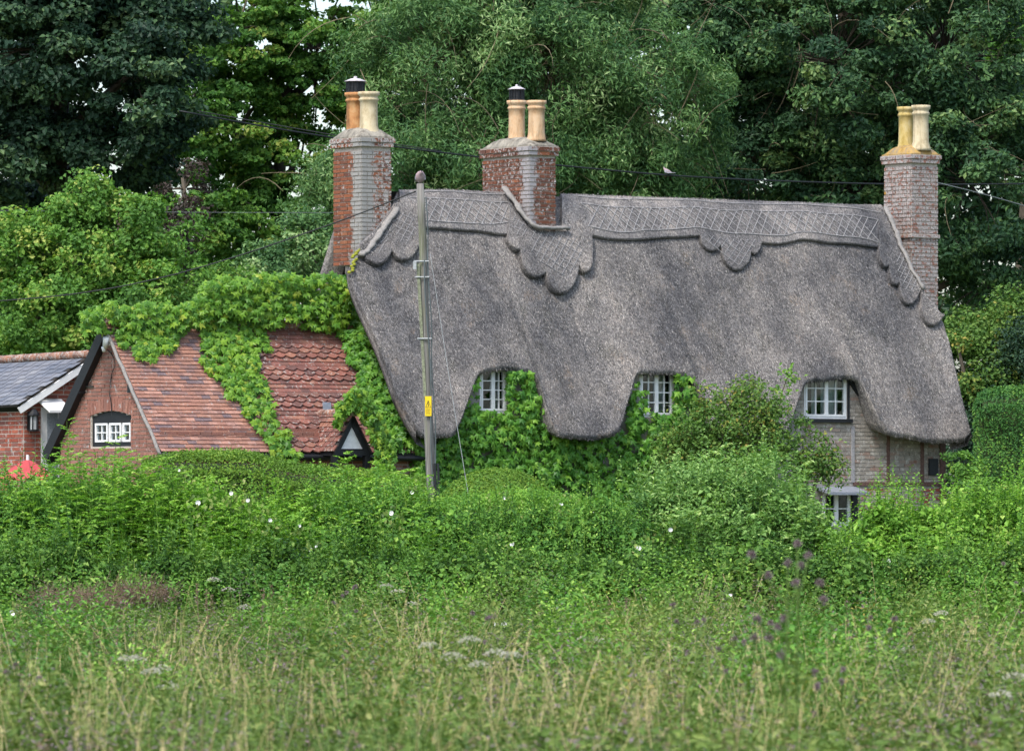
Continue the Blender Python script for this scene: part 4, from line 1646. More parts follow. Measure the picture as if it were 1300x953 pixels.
# porch: small gable facing forward, white infill, black boards
RP = REAVE + 0.42
pa = on_r(447.5, 529, RP); pl = on_r(424, 577, RP); pr = on_r(471, 577, RP)
m = MB()
wl_, wr_ = on_r(430, 569.5, RP), on_r(464, 569.5, RP); wa = on_r(447, 537, RP)
V = [H(wl_[0], RP - .05, wl_[1]), H(wr_[0], RP - .05, wr_[1]), H(wa[0], RP - .05, wa[1])]
m.add(V + [v - NF * .04 for v in V], [[0, 1, 2], [5, 4, 3], [0, 3, 4, 1], [1, 4, 5, 2], [2, 5, 3, 0]])
porch = m.build('porch_gable', M['white_paint'], annexe)
m = MB()
for e in (pl, pr):
    p, q = H(pa[0], RP, pa[1]), H(e[0], RP, e[1])
    dd = unit(q - p); wv = np.cross(dd, NF); wv = wv if wv[2] < 0 else -wv
    m.box(p, q - p, wv * .075, -NF * .04)
m.build('barge_board', M['black_paint'], porch)
m = MB()
bl_, br_ = on_r(424, 578, RP), on_r(470, 578, RP)
m.box(H(bl_[0], RP - .01, bl_[1]), A * (br_[0] - bl_[0]), -NF * .08, (0, 0, .10))
m.box(H(bl_[0], RP - .02, bl_[1]), -NF * .7, A * .07, (0, 0, .09))
m.box(H(bl_[0], RP - .012, 0), A * .09, -NF * .09, (0, 0, bl_[1]))
m.box(H(br_[0] - .09, RP - .012, 0), A * .09, -NF * .09, (0, 0, bl_[1]))
m.build('porch_frame', M['black_paint'], porch)
m = MB()
for e in (pl, pr):
    dz = np.array([0, 0, .03])
    P1, P2 = H(pa[0], RP + .03, pa[1]) + dz, H(e[0], RP + .03, e[1]) + dz
    m.box(P1, P2 - P1, -NF * 1.3, (0, 0, .03))
pr_roof = m.build('porch_roof', M['dark_stain'], porch)
tt_ = Tiles(pr_roof, pv, 40)
P1, P2 = H(pa[0], RP + .05, pa[1] + .07), H(pl[0], RP + .05, pl[1] + .07)
dpl = unit(P2 - P1); npl = unit(np.cross(NF, dpl)); npl = npl if npl[2] > 0 else -npl
LL = np.linalg.norm(P2 - P1)
for i in range(8):
    for j in range(7):
        c = P1 + dpl * (LL - (i + 1) * .095) - NF * (j * .165 + .085 + (.08 if i % 2 else 0))
        tt_.one(c, NF, unit(dpl + npl * .2), npl, .16, .12, .018)
tt_.done('porch_tiling', M['tile_dark'])
m = MB()
for i in range(4):
    m.tube([P1 + np.array([0, 0, .0]) - NF * (i * .3), P1 - NF * (i * .3 + .29)], .065, 8)
m.build('porch_ridge_tiles', M['tile_orange'], porch, True)
m = MB()
q = on_r(411, 512, REAVE - .7)
m.box(H(q[0] - .08, REAVE - .62, q[1] + .02), A * .16, NF * .02 + np.array([0, 0, -.14]), NF * .02)
m.build('lead_flashing', M['lead'], annexe)
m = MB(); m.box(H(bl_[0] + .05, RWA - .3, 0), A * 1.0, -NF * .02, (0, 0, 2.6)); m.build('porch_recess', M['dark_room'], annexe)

# ------------------------------------------------------------------ slate outbuilding
RG2 = RA - 2.3
outb = thing('slate_outbuilding', 'brick outbuilding with grey slate roof and white bargeboard', 'outbuilding', H(UA - .5, RG2, 0))
pa = on_r(112, 451, RG2); pe = on_r(20, 513, RG2)
Pa, Pe = H(pa[0], RG2, pa[1]), H(pe[0], RG2, pe[1])
bd = unit(Pe - Pa); Lb = np.linalg.norm(Pe - Pa)
back = unit(-NF + np.array([0, 0, -.012]))
on_ = unit(np.cross(bd, back)); on_ = on_ if on_[2] > 0 else -on_
m = MB(); m.box(Pa - on_ * .05, bd * Lb, back * 6, on_ * .03)
m.box(Pa - on_ * .05, np.array([-bd[0], -bd[1], bd[2]]) * Lb, back * 6, on_ * .03)
sdeck = m.build('roof', M['dark_stain'], outb)
st = Tiles(sdeck, tile_variants(M['slate'], 'plain', 10), 260, 'slate')
gs, ws = .155, .30
nr = int(Lb / gs)
for i in range(nr):
    for j in range(12):
        x = j * ws + (ws / 2 if i % 2 else 0)
        w_ = ws if not (j == 0 and i % 2) else ws
        c = Pa + bd * (Lb - (i) * gs - gs * 1.2 - .01) + back * (x + ws / 2 - .08) - on_ * .02
        st.one(c, back, unit(bd + on_ * .09), on_, ws - .006, gs * 1.25, .010)
st.done('slating', M['slate'])
m = MB()
for i in range(12):
    m2 = MB(); m2.tube([Pa + back * (i * .42) + on_ * .02, Pa + back * (i * .42 + .40) + on_ * .02], [.075, .07], 8)
    m2.build('ridge_tile', M['tile_orange'], outb, True)
m = MB()
m.box(Pa - on_ * .06 + NF * .03, bd * (Lb + .02), -on_ * .11, NF * .03); m.build('barge_board', M['white_paint'], outb)
# walls
rG = RG2 - .12
uc, _ = on_r(30, 560, rG)
m = MB()
zev = Pe[2] - .12
n = 10
u1_ = pa[0] + .2
for i in range(n):
    x0 = uc + (u1_ - uc) * i / n; x1 = uc + (u1_ - uc) * (i + 1) / n
    f0 = Pe[2] + (pa[1] - Pe[2]) * (x0 - pe[0]) / (pa[0] - pe[0]) - .10
    f1 = Pe[2] + (pa[1] - Pe[2]) * (x1 - pe[0]) / (pa[0] - pe[0]) - .10
    V = [H(x0, rG, -.05), H(x1, rG, -.05), H(x1, rG, f1), H(x0, rG, f0), H(x0, rG - .12, -.05), H(x1, rG - .12, -.05), H(x1, rG - .12, f1), H(x0, rG - .12, f0)]
    m.add(V, [[0, 1, 2, 3], [7, 6, 5, 4], [4, 5, 1, 0], [5, 6, 2, 1], [6, 7, 3, 2], [7, 4, 0, 3]])
m.box(H(uc, rG - .121, -.05), A * .12, -NF * 5, (0, 0, zev + .05))
swall = m.build('wall', M['mortar'], outb)
bk = Bricks(swall, M['brick_outbuilding'], 230)
zs = zpx(645, uc, rG)
du0, _ = on_r(52, 560, rG); du1, _ = on_r(74, 560, rG); dzt = zpx(517, du0, rG)


def ts_(x, z, h):
    u = uc + x; zz = zs + z
    f = Pe[2] + (pa[1] - Pe[2]) * (u - h - pe[0]) / (pa[0] - pe[0]) - .16
    if zz > f: return False
    if du0 - h < u < du1 + h and zz < dzt: return False
    return True


bk.face(H(uc, rG, zs), A, NF, u1_ - uc, pa[1] - zs, bh=.075, test=ts_, top_down=True, header=.25)
bk.face(H(uc, rG - 2.2, zs), NF, -A, 2.2, zev - zs, bh=.075, top_down=True, header=.25)
bk.done()
m = MB(); m.box(H(du0, rG + .003, 0), A * (du1 - du0), NF * .03, (0, 0, dzt)); dr = m.build('door_frame', M['white_paint'], outb)
m = MB(); m.box(H(du0 + .1, rG + .035, .1), A * (du1 - du0 - .14), NF * .01, (0, 0, dzt - .2)); m.build('door_panel', simple_cached('door_grey', (.28, .31, .34)), dr)
m = MB()
cu0, cz0 = on_r(49, 506, rG + .05); cu1, _ = on_r(79, 506, rG + .05)
dzc = .20
V = [H(cu0, rG + .01, cz0), H(cu1, rG + .01, cz0), H(cu1 + .0, rG + .42, cz0 - dzc), H(cu0 + .0, rG + .42, cz0 - dzc)]
V += [v - np.array([0, 0, .04]) for v in V]
m.add(V, [[0, 1, 2, 3][::-1], [4, 5, 6, 7], [0, 1, 5, 4], [1, 2, 6, 5], [2, 3, 7, 6], [3, 0, 4, 7]])
m.build('door_canopy', M['white_paint'], outb)
# lantern
lu, lz = on_r(42, 546, rG + .12)
m = MB()
c = H(lu, rG + .14, lz)
for k in range(4):
    a = math.pi / 4 + k * math.pi / 2 + TH
    q = c + np.array([math.cos(a) * .075, math.sin(a) * .075, 0])
    m.tube([q, q + np.array([0, 0, .26])], .010, 4)
m.lathe(c, [(.085, -.02), (.09, .012)], 8); m.lathe(c + np.array([0, 0, .25]), [(.105, 0), (.10, .03), (.05, .10), (.02, .12)], 8)
m.box(c + np.array([-.015, 0, .27]), A * .03, -NF * .14, (0, 0, .03)); m.box(H(lu - .05, rG + .003, lz), A * .1, NF * .02, (0, 0, .32))
ln_ = m.build('wall_lantern', M['black_paint'], outb)
m = MB(); m.lathe(c + np.array([0, 0, .012]), [(.06, 0), (.06, .23)], 8); m.build('lantern_glass', simple_cached('lantern_glass', (.35, .36, .36), rough=.3), ln_)

# ------------------------------------------------------------------ creeper
IV = [(0, 1.0), (16, .52), (48, .86), (78, .40), (112, .58), (150, .22), (180, .10)]
ang = [a for a, _ in IV] + [-a for a, _ in IV[1:-1]][::-1]
rr_ = [r for _, r in IV] + [r for _, r in IV[1:-1]][::-1]
LV = np.array([(0.0, 0.12, 0.06)] + [(math.sin(R(a)) * q * .62, math.cos(R(a)) * q * .62, -0.10 * q * abs(math.sin(R(a))) - .12 * max(0, math.cos(R(a))) * q) for a, q in zip(ang, rr_)])
nL = len(LV)
LF = np.array([[0, i, i % (nL - 1) + 1] for i in range(1, nL)])


def creeper_mesh_variants(mat, n=8):
    out = []
    for i in range(n):
        V = LV + rng.normal(0, .02, LV.shape)
        me = raw_mesh('leaf', V, LF[:, ::-1], np.full(len(LF), 3), np.full(nL, (i + .5) / n))
        me.materials.append(mat)
        out.append(me)
    return out


def creeper(t, P, size, mat, nobj=290, outv=NF, updn=0.45):
    """lobed leaves hanging tip down over P; the nearest ones as objects"""
    n = len(P)
    nm = unit(outv * 1.0 + np.array([0, 0, updn]) + rng.normal(size=(n, 3)) * .42 + np.array([0, -.25, 0]))
    tip = np.array([0, 0, -1.0]) + outv * .25 + rng.normal(size=(n, 3)) * .45
    ty = unit(tip - nm * np.sum(tip * nm, 1)[:, None])
    tx = np.cross(ty, nm)
    s = size * rng.uniform(.65, 1.25, n)
    order = np.argsort(-(P @ outv) - s * 2)
    rest = order[nobj:]
    var = creeper_mesh_variants(mat)
    for i in order[:nobj]:
        o = bpy.data.objects.new('leaf', random.choice(var))
        link(o, t)
        Mx = np.column_stack([tx[i], ty[i], nm[i]]) * s[i]
        o.matrix_basis = Matrix([[*Mx[k], P[i][k]] for k in range(3)] + [[0, 0, 0, 1]])
    m = len(rest)
    V = (LV[None, :, 0, None] * tx[rest][:, None] + LV[None, :, 1, None] * ty[rest][:, None] + LV[None, :, 2, None] * nm[rest][:, None]) * s[rest][:, None, None] + P[rest][:, None]
    fl = (LF[None, :, ::-1] + (np.arange(m) * nL)[:, None, None]).ravel()
    me = raw_mesh('foliage', V, fl, np.full(m * len(LF), 3), np.repeat(np.clip(rng.normal(.5, .26, m), 0, 1), nL))
    me.materials.append(mat)
    o = bpy.data.objects.new('foliage', me)
    link(o, t)
    o['kind'] = 'stuff'


def ragged(q, amp=.5, sc=9.0):
    """thin the leaves out in patches so that edges and gaps are uneven"""
    v = zone2(q[:, 0] / sc, q[:, 1] / sc)
    return q[v > amp * rng.random(len(q))]


_N2 = np.random.default_rng(5).random((64, 64))


def zone2(u, v):
    i, j = np.floor(u).astype(int), np.floor(v).astype(int)
    fu, fv = u - i, v - j
    a = _N2[i % 64, j % 64] * (1 - fu) + _N2[(i + 1) % 64, j % 64] * fu
    b = _N2[i % 64, (j + 1) % 64] * (1 - fu) + _N2[(i + 1) % 64, (j + 1) % 64] * fu
    return a * (1 - fv) + b * fv


def jag(poly, amp=5.0):
    """outline with an uneven leafy edge"""
    out = []
    poly = [PA(p_, float) for p_ in poly]
    for a_, b_ in zip(poly, poly[1:] + poly[:1]):
        n_ = max(1, int(np.linalg.norm(b_ - a_) / 7))
        for k_ in range(n_):
            out.append(a_ + (b_ - a_) * k_ / n_ + rng.normal(0, amp, 2) * (.5 if k_ == 0 else 1))
    return out


def poly_sample(poly, n):
    poly = np.array(poly, float)
    lo, hi = poly.min(0), poly.max(0)
    out = []
    while len(out) < n:
        q = lo + rng.random((n, 2)) * (hi - lo)
        c = np.zeros(n, bool)
        for i in range(len(poly)):
            x1, y1 = poly[i]; x2, y2 = poly[(i + 1) % len(poly)]
            if y1 == y2: continue
            cond = ((y1 > q[:, 1]) != (y2 > q[:, 1])) & (q[:, 0] < (x2 - x1) * (q[:, 1] - y1) / (y2 - y1) + x1)
            c ^= cond
        out += list(q[c])
    return np.array(out[:n])


def stems(t, paths, mat=None):
    m = MB()
    for pts in paths:
        m.tube(pts, np.linspace(.02, .008, len(pts)), 5)
    m.build('stem', mat or M['bark'], t)


# on the front wall
t = thing('wall_creeper', 'lobed green creeper covering the cottage front wall below the thatch', 'creeper', H(3, RW + .05, 0))
front_poly = [(528, 545), (560, 549), (580, 548), (588, 527), (604, 482), (612, 470), (640, 470), (676, 470), (690, 506), (700, 534), (712, 547), (786, 549), (795, 536), (806, 490), (814, 474), (876, 474), (890, 505), (903, 535),
              (915, 549), (960, 552), (960, 660), (900, 680), (540, 690), (500, 640), (520, 560)]
q = ragged(poly_sample(front_poly, 6200), .45)
P = []
for x, y in q:
    if 607 < x < 645 and 466 < y < 522: continue
    if 811 < x < 856 and 466 < y < 524 and not (x < 822 and y > 495): continue
    r = RW + rng.uniform(.03, .30)
    u, z = on_r(x, y, r)
    if u < UWL - .1: continue
    P.append(H(u, r, z))
P = np.array(P)
creeper(t, P, .19, M['l_ivy'])
stems(t, [[H(u + .1 * math.sin(z * 2), RW + .03, z) for z in np.linspace(0, 3, 8)] for u in (0.2, 1.4, 3.1, 4.2)])

# on the left gable, under the verge
t = thing('gable_creeper', 'dark green creeper on the cottage end wall under the left thatch verge', 'creeper', H(UWL - .1, .5, 0))
gp = [(424, 352), (442, 350), (450, 378), (476, 440), (497, 492), (514, 522), (530, 545), (545, 560), (545, 640), (478, 640), (470, 600), (482, 560), (470, 515), (455, 480), (440, 450), (425, 415)]
q = ragged(poly_sample(jag(gp, 3), 2800))
P = []


def on_slope(x, y, off):
    """annexe front slope"""
    lo, hi = RA - .2, REAVE + .4
    for _ in range(40):
        r = (lo + hi) / 2
        u, z = on_r(x, y, r)
        if z - (ZA - slA * (r - RA)) - off > 0: hi = r
        else: lo = r
    return u, r, z


for x, y in q:
    if y > 405 and y < 572:
        sl3 = on_slope(x, y, rng.uniform(.03, .30))
        if sl3[0] < UWL - .03 and RA < sl3[1] < REAVE + .1:
            P.append(H(*sl3)); continue
    u_ = UWL - rng.uniform(.03, .38)
    r, z = on_u(x, y, u_)
    if r > 2.2: r = 2.2 - rng.random() * .2
    P.append(H(u_, r, z))
creeper(t, np.array(P), .17, M['l_ivy'], 280, outv=-A * .8 + NF * .5)
stems(t, [[H(UWL - .05, r, z) for z in np.linspace(0, 5, 8)] for r in (0.2, 1.2)])

# over the annexe roof
t = thing('roof_creeper', 'yellow green creeper over the annexe ridge with a strand hanging down the tiles', 'creeper', H(UA + 3, RA, ZA))
P = []
ridge_poly = [(104, 415), (106, 398), (116, 386), (135, 382), (170, 384), (236, 386), (248, 374), (262, 356), (285, 349), (330, 346), (375, 348), (410, 351), (444, 352), (446, 412), (345, 414), (325, 418), (312, 405), (255, 408), (215, 425), (186, 430), (158, 424), (140, 425), (128, 422)]
band_poly = [(252, 400), (330, 404), (338, 430), (330, 465), (342, 500), (350, 530), (372, 558), (378, 578), (352, 582), (335, 558), (318, 530), (300, 505), (282, 486), (262, 470), (258, 440)]
tuft_poly = [(150, 415), (236, 412), (232, 424), (212, 446), (188, 455), (170, 456), (168, 440), (150, 432)]


for x, y in ragged(poly_sample(jag(band_poly, 4.5), 1500)):
    P.append(H(*on_slope(x, y, .03 + .20 * rng.random() ** 1.6)))
for x, y in ragged(poly_sample(jag(tuft_poly, 4), 520)):
    P.append(H(*on_slope(x, y, .03 + .18 * rng.random() ** 1.6)))
for x, y in ragged(poly_sample(jag(ridge_poly, 4), 3600)):
    r = RA + rng.uniform(-.25, .40)
    u, z = on_r(x, y, r)
    surf_z = ZA - slA * max(0, r - RA)
    if z < surf_z + .02:
        u, r, z = on_slope(x, y, .04 + .2 * rng.random() ** 1.4)
    P.append(H(u, r, z))
creeper(t, np.array(P), .17, M['l_ivy_yellow'], 290, outv=unit(NF * .7 - A * .2 + np.array([0, 0, .2])), updn=.4)
stems(t, [[H(*on_slope(x, y, .05)) for x, y in ((420, 400), (330, 400), (290, 430), (310, 490), (350, 560))], [H(*on_slope(x, y, .06)) for x, y in ((320, 392), (250, 396), (180, 400), (120, 400))]])
# hump of old growth behind the ridge carries the highest leaves
t2 = thing('porch_creeper', 'bright yellow green creeper arching over the small porch gable', 'creeper', H(-1.2, REAVE + .3, ZEAVE))
pp = [(424, 535), (428, 515), (440, 498), (452, 491), (466, 497), (478, 518), (492, 545), (502, 575), (500, 600), (478, 600), (478, 570), (468, 548), (456, 525), (446, 518), (436, 530), (430, 545)]
P = []
for x, y in poly_sample(pp, 620):
    r = RP + rng.uniform(-.05, .25)
    u, z = on_r(x, y, r)
    P.append(H(u, r, z))
creeper(t2, np.array(P), .16, M['l_ivy_yellow'], 260)
m = MB(); m.tube([H(*[(lambda uz: (uz[0], RP, uz[1]))(on_r(x, y, RP))][0]) for x, y in ((500, 640), (495, 570), (470, 530), (447, 505), (430, 530))], .015, 5); m.build('stem', M['bark'], t2)

# ------------------------------------------------------------------ trees and hedges

tree('dark_maple', 'dark leaved maple towering at the upper left edge', [(60, 60, 138, 150, 110, 3.0), (180, 110, 137, 85, 95, 2.4), (-10, 190, 138, 90, 80, 2.4), (120, 200, 139, 130, 70, 2.6), (60, -40, 138, 190, 80, 3), (205, 20, 138, 70, 80, 2), (30, 300, 141, 110, 70, 2.4)],
     300, 300, .62, .15, .105, M['l_dark'], M['bark'], 70, group='tall trees behind the cottage', flat=.45, tr=.35)
tree('lime_tree', 'airy yellow green lime tree with sky showing through', [(300, 40, 152, 90, 100, 2.5), (400, 70, 153, 100, 110, 2.6), (290, 180, 152, 70, 110, 2.2), (380, 210, 153, 85, 100, 2.2), (480, 60, 153, 60, 80, 2.2), (330, 310, 152, 90, 70, 2.4), (250, 290, 150, 75, 80, 2), (250, 150, 151, 60, 100, 2), (390, 330, 152, 60, 60, 2)],
     500, 170, .42, .14, .10, M['l_lime'], M['bark'], 350, group='tall trees behind the cottage', flat=.42, kmin=.45, tr=.3, twigs=200, twig_r=.03)
tree('apple_tree', 'light green apple tree standing behind the red tiled annexe', [(130, 330, 118, 115, 95, 2.4), (60, 400, 117, 90, 70, 2.2), (210, 390, 117, 95, 65, 2.2), (110, 265, 118, 50, 50, 1.4), (200, 300, 118, 55, 50, 1.4), (290, 380, 119, 50, 45, 1.5), (20, 330, 118, 55, 60, 1.8), (130, 430, 117, 120, 50, 2), (-10, 430, 118, 60, 55, 1.5)],
     330, 190, .36, .10, .07, M['l_apple'], M['bark'], 150, flat=.8, outw=.5, tr=.15, kmin=.4, twigs=260, twig_r=.012)
tree('purple_plum', 'small purple leaved plum behind the apple tree', [(235, 240, 124, 26, 32, 1.0), (240, 300, 123, 30, 50, 1.0)], 20, 90, .32, .09, .06, M['l_plum'], M['bark'], 236, tr=.1, twigs=30)
WL = dict(tang=(0.15, 0, -.5), flat=1.0, outw=.4, up=.5)
tree('grey_willow', 'broad grey green willow directly behind the middle chimney', [(560, 90, 134, 130, 120, 2.8), (700, 80, 134, 130, 120, 2.8), (820, 120, 134, 110, 120, 2.8), (500, 220, 133, 90, 80, 2.2), (640, 210, 133, 130, 80, 2.4), (780, 220, 134, 120, 70, 2.4), (650, -10, 135, 200, 70, 3), (430, 280, 134, 60, 80, 2)],
     520, 330, .50, .14, .038, M['l_willow'], M['bark_pale'], 640, group='tall trees behind the cottage', tr=.3, twigs=420, twig_r=.014, outer=300, **WL)
tree('dark_ash', 'dark green ash tree filling the sky behind the right chimney', [(930, 60, 138, 110, 120, 2.8), (1060, 80, 137, 140, 130, 3.0), (1200, 70, 138, 140, 130, 3.0), (960, 210, 138, 110, 90, 2.6), (1090, 240, 138, 120, 100, 2.6), (1230, 230, 137, 120, 120, 3), (1260, 360, 138, 90, 90, 2.4), (1060, -30, 139, 250, 60, 3), (1190, 340, 139, 70, 80, 2)],
     480, 260, .55, .14, .075, M['l_deep'], M['bark'], 1080, group='tall trees behind the cottage', tr=.35, twigs=380, twig_r=.018, flat=.55, outer=170)
tree('backdrop_oak', 'deep green oak closing the view behind the willow and ash', [(620, 80, 156, 200, 170, 3), (850, 90, 157, 190, 180, 3), (1080, 90, 157, 190, 180, 3), (1290, 110, 157, 170, 200, 3), (700, 280, 157, 260, 80, 3), (1000, 290, 157, 260, 90, 3), (1250, 360, 156, 170, 100, 3), (30, 360, 156, 230, 90, 3)],
     640, 170, .85, .28, .18, M['l_deep'], M['bark'], 900, group='tall trees behind the cottage', tr=.4, twigs=60)
tree('backdrop_elm', 'dark elm seen in the gaps of the upper left maple', [(60, 80, 157, 170, 130, 3), (30, 250, 157, 150, 90, 3)], 95, 170, .85, .30, .19, M['l_dark'], M['bark'], 30, group='tall trees behind the cottage', tr=.4, twigs=30)
tree('yellow_sycamore', 'yellow green sycamore peeping in at the top right corner', [(1292, 40, 150, 35, 70, 1.6), (1300, 120, 150, 30, 50, 1.4)], 50, 160, .5, .16, .12, M['l_lime'], M['bark'], 1300, tr=.2, twigs=30)
tree('hazel_bush', 'pale green hazel bush right of the thatch above the yew hedge', [(1250, 450, 119, 70, 60, 1.4), (1215, 480, 118, 35, 60, 1.0), (1290, 430, 119, 50, 60, 1.4), (1270, 520, 118, 60, 60, 1.2)], 150, 160, .30, .085, .055, M['l_rose'], M['bark'], 1260, cat='bush', tr=.06, flat=.9, twigs=90, twig_r=.01)
tree('laurel_bush', 'leafy green bush left of the left chimney base', [(390, 320, 122, 45, 50, 1.2), (345, 345, 121, 45, 40, 1.2)], 70, 150, .34, .10, .05, M['l_willow'], M['bark'], 385, cat='bush', tr=.08, twigs=60, twig_r=.012)


def hedge(name, label, prof, Y, depth, mat, n, L=.045, Wd=.028, cat='hedge', rough=.06, clip=.04, rake=0.0):
    """clipped hedge: prof is a list of (px, py of the top); leafy skin over a twiggy mass"""
    prof = np.array(prof, float)
    x = rng.uniform(prof[0, 0], prof[-1, 0], n)
    top = np.interp(x, prof[:, 0], prof[:, 1])
    X = (x - CX) / F * Y
    zt_ = EYE + (HY - top) / F * Y
    a = rng.random(n)
    # skin goes up the face and over the rounded top
    s = a * (zt_ * .75 + depth)
    face = s < zt_ * .75
    rad = .28
    z = np.where(face, zt_ - rad - (zt_ * .75 - s), zt_)
    dpt = np.where(face, 0, (s - zt_ * .75))
    ph = np.clip(1 - dpt / rad, 0, 1)
    z = np.where(face, zt_ * .25 + s * 1.0 - 0.0, zt_ - rad * (1 - np.sqrt(np.clip(1 - ph ** 2, 0, 1))))
    z = np.where(face, np.minimum(z, zt_ - rad), z)
    nm = np.stack([np.zeros(n), -np.where(face, 1.0, ph), np.where(face, .35, np.sqrt(1 - ph ** 2) + .1)], 1)
    lump = .09 * np.sin(X * 2.1 + 1) + .05 * np.sin(X * 5.3 + z * 3) + .04 * np.sin(z * 7 + X)
    Yp = Y + dpt * (1 + rake) + rng.normal(0, rough, n) - lump
    z = z + rng.normal(0, clip, n)
    P_ = np.stack([X * (Yp / Y), Yp, z], 1)
    rnd = np.clip(.45 + .14 * np.sin(X * 3.3 + z * 4) + rng.normal(0, .22, n), 0, 1)
    base = (np.mean(X), Y, 0)
    t = thing(name, label, cat, base)
    leaves_obj('foliage', P_, unit(nm) + rng.normal(size=(n, 3)) * .65, L * rng.uniform(.7, 1.3, n), Wd, mat, t, rnd)
    m = MB()
    xs_ = np.linspace(prof[0, 0] + 14, prof[-1, 0] - 14, 40)
    rows_ = []
    for xx in xs_:
        tp_ = EYE + (HY - np.interp(xx, prof[:, 0], prof[:, 1])) / F * Y
        Xc = (xx - CX) / F * Y
        rows_.append([(Xc, Y + .16, 0), (Xc, Y + .16, tp_ - .34), (Xc, Y + .40, tp_ - .15), (Xc, Y + depth - .1, tp_ - .16), (Xc, Y + depth, 0)])
    m.grid(np.array(rows_), flip=True)
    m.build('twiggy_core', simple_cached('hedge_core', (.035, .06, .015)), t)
    return t


tree('dark_yew', 'almost black yew bush behind the right end of the cottage', [(1215, 590, 117, 60, 60, 1.2), (1270, 570, 117, 50, 70, 1.2), (1150, 600, 118, 60, 50, 1.2), (1300, 480, 118, 40, 80, 1.2), (1240, 520, 118, 40, 60, 1)], 170, 170, .34, .08, .045, M['l_dark'], M['bark'], 1225, cat='bush', tr=.1, twigs=20, flat=.9)
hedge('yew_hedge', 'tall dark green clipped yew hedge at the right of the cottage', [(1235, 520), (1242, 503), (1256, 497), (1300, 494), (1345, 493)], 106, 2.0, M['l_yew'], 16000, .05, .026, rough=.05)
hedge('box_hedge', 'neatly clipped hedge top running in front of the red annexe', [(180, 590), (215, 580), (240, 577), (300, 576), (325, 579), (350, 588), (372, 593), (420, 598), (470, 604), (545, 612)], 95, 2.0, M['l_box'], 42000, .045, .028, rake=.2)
# rounded bush
t = thing('clipped_bush', 'rounded clipped evergreen dome beside the utility pole', 'bush', W(625, 700, 94) * PA([1, 1, 0]))
n = 24000
d_ = unit(rng.normal(size=(n, 3))); d_[:, 1] = -np.abs(d_[:, 1]); d_[:, 2] = np.abs(d_[:, 2])
c0 = W(632, 660, 95)
P_ = c0 + d_ * PA([.97, .9, .80]) * (1 + rng.normal(0, .02, n))[:, None]
leaves_obj('foliage', P_, d_ + rng.normal(size=(n, 3)) * .55, .045, .03, M['l_box'], t, np.clip(rng.normal(.5, .22, n), 0, 1))
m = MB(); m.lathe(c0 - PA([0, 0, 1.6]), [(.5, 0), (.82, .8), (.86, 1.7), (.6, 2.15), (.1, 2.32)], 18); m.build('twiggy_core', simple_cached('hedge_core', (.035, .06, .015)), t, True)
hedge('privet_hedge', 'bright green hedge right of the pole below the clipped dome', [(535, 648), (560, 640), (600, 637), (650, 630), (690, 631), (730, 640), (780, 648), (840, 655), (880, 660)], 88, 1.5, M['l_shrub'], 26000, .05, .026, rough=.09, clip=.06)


def shoot_leaves(S, E, L, Wd, nl, mat, t, tone=.62):
    """leaves set alternately along upright shoots"""
    n = len(S)
    f = np.tile(np.linspace(.12, 1, nl), n)
    i_ = np.repeat(np.arange(n), nl)
    ax = unit(E - S)[i_]
    az = np.tile(np.arange(nl) * 2.4, n) + rng.random(n)[i_] * 6.28
    side = np.stack([np.cos(az), np.sin(az), 0 * az], 1)
    ll = L * (1.15 - .55 * f) * rng.uniform(.8, 1.2, len(f))
    tang = side + ax * .7
    P_ = S[i_] + (E - S)[i_] * f[:, None] + unit(tang) * ll[:, None] * .5
    Nm = ax - side * .35 + rng.normal(size=P_.shape) * .25
    tn = rng.normal(tone, .13, n)[i_]
    leaves_obj('shoot_leaves', P_, Nm, ll, Wd * (1.15 - .5 * f), mat, t, np.clip(tn + rng.normal(0, .12, len(f)), 0, 1), tang=tang)
    tubes_fast('shoots', S, E, .006, .002, M['l_bramble'], t, .04, kind='stuff')


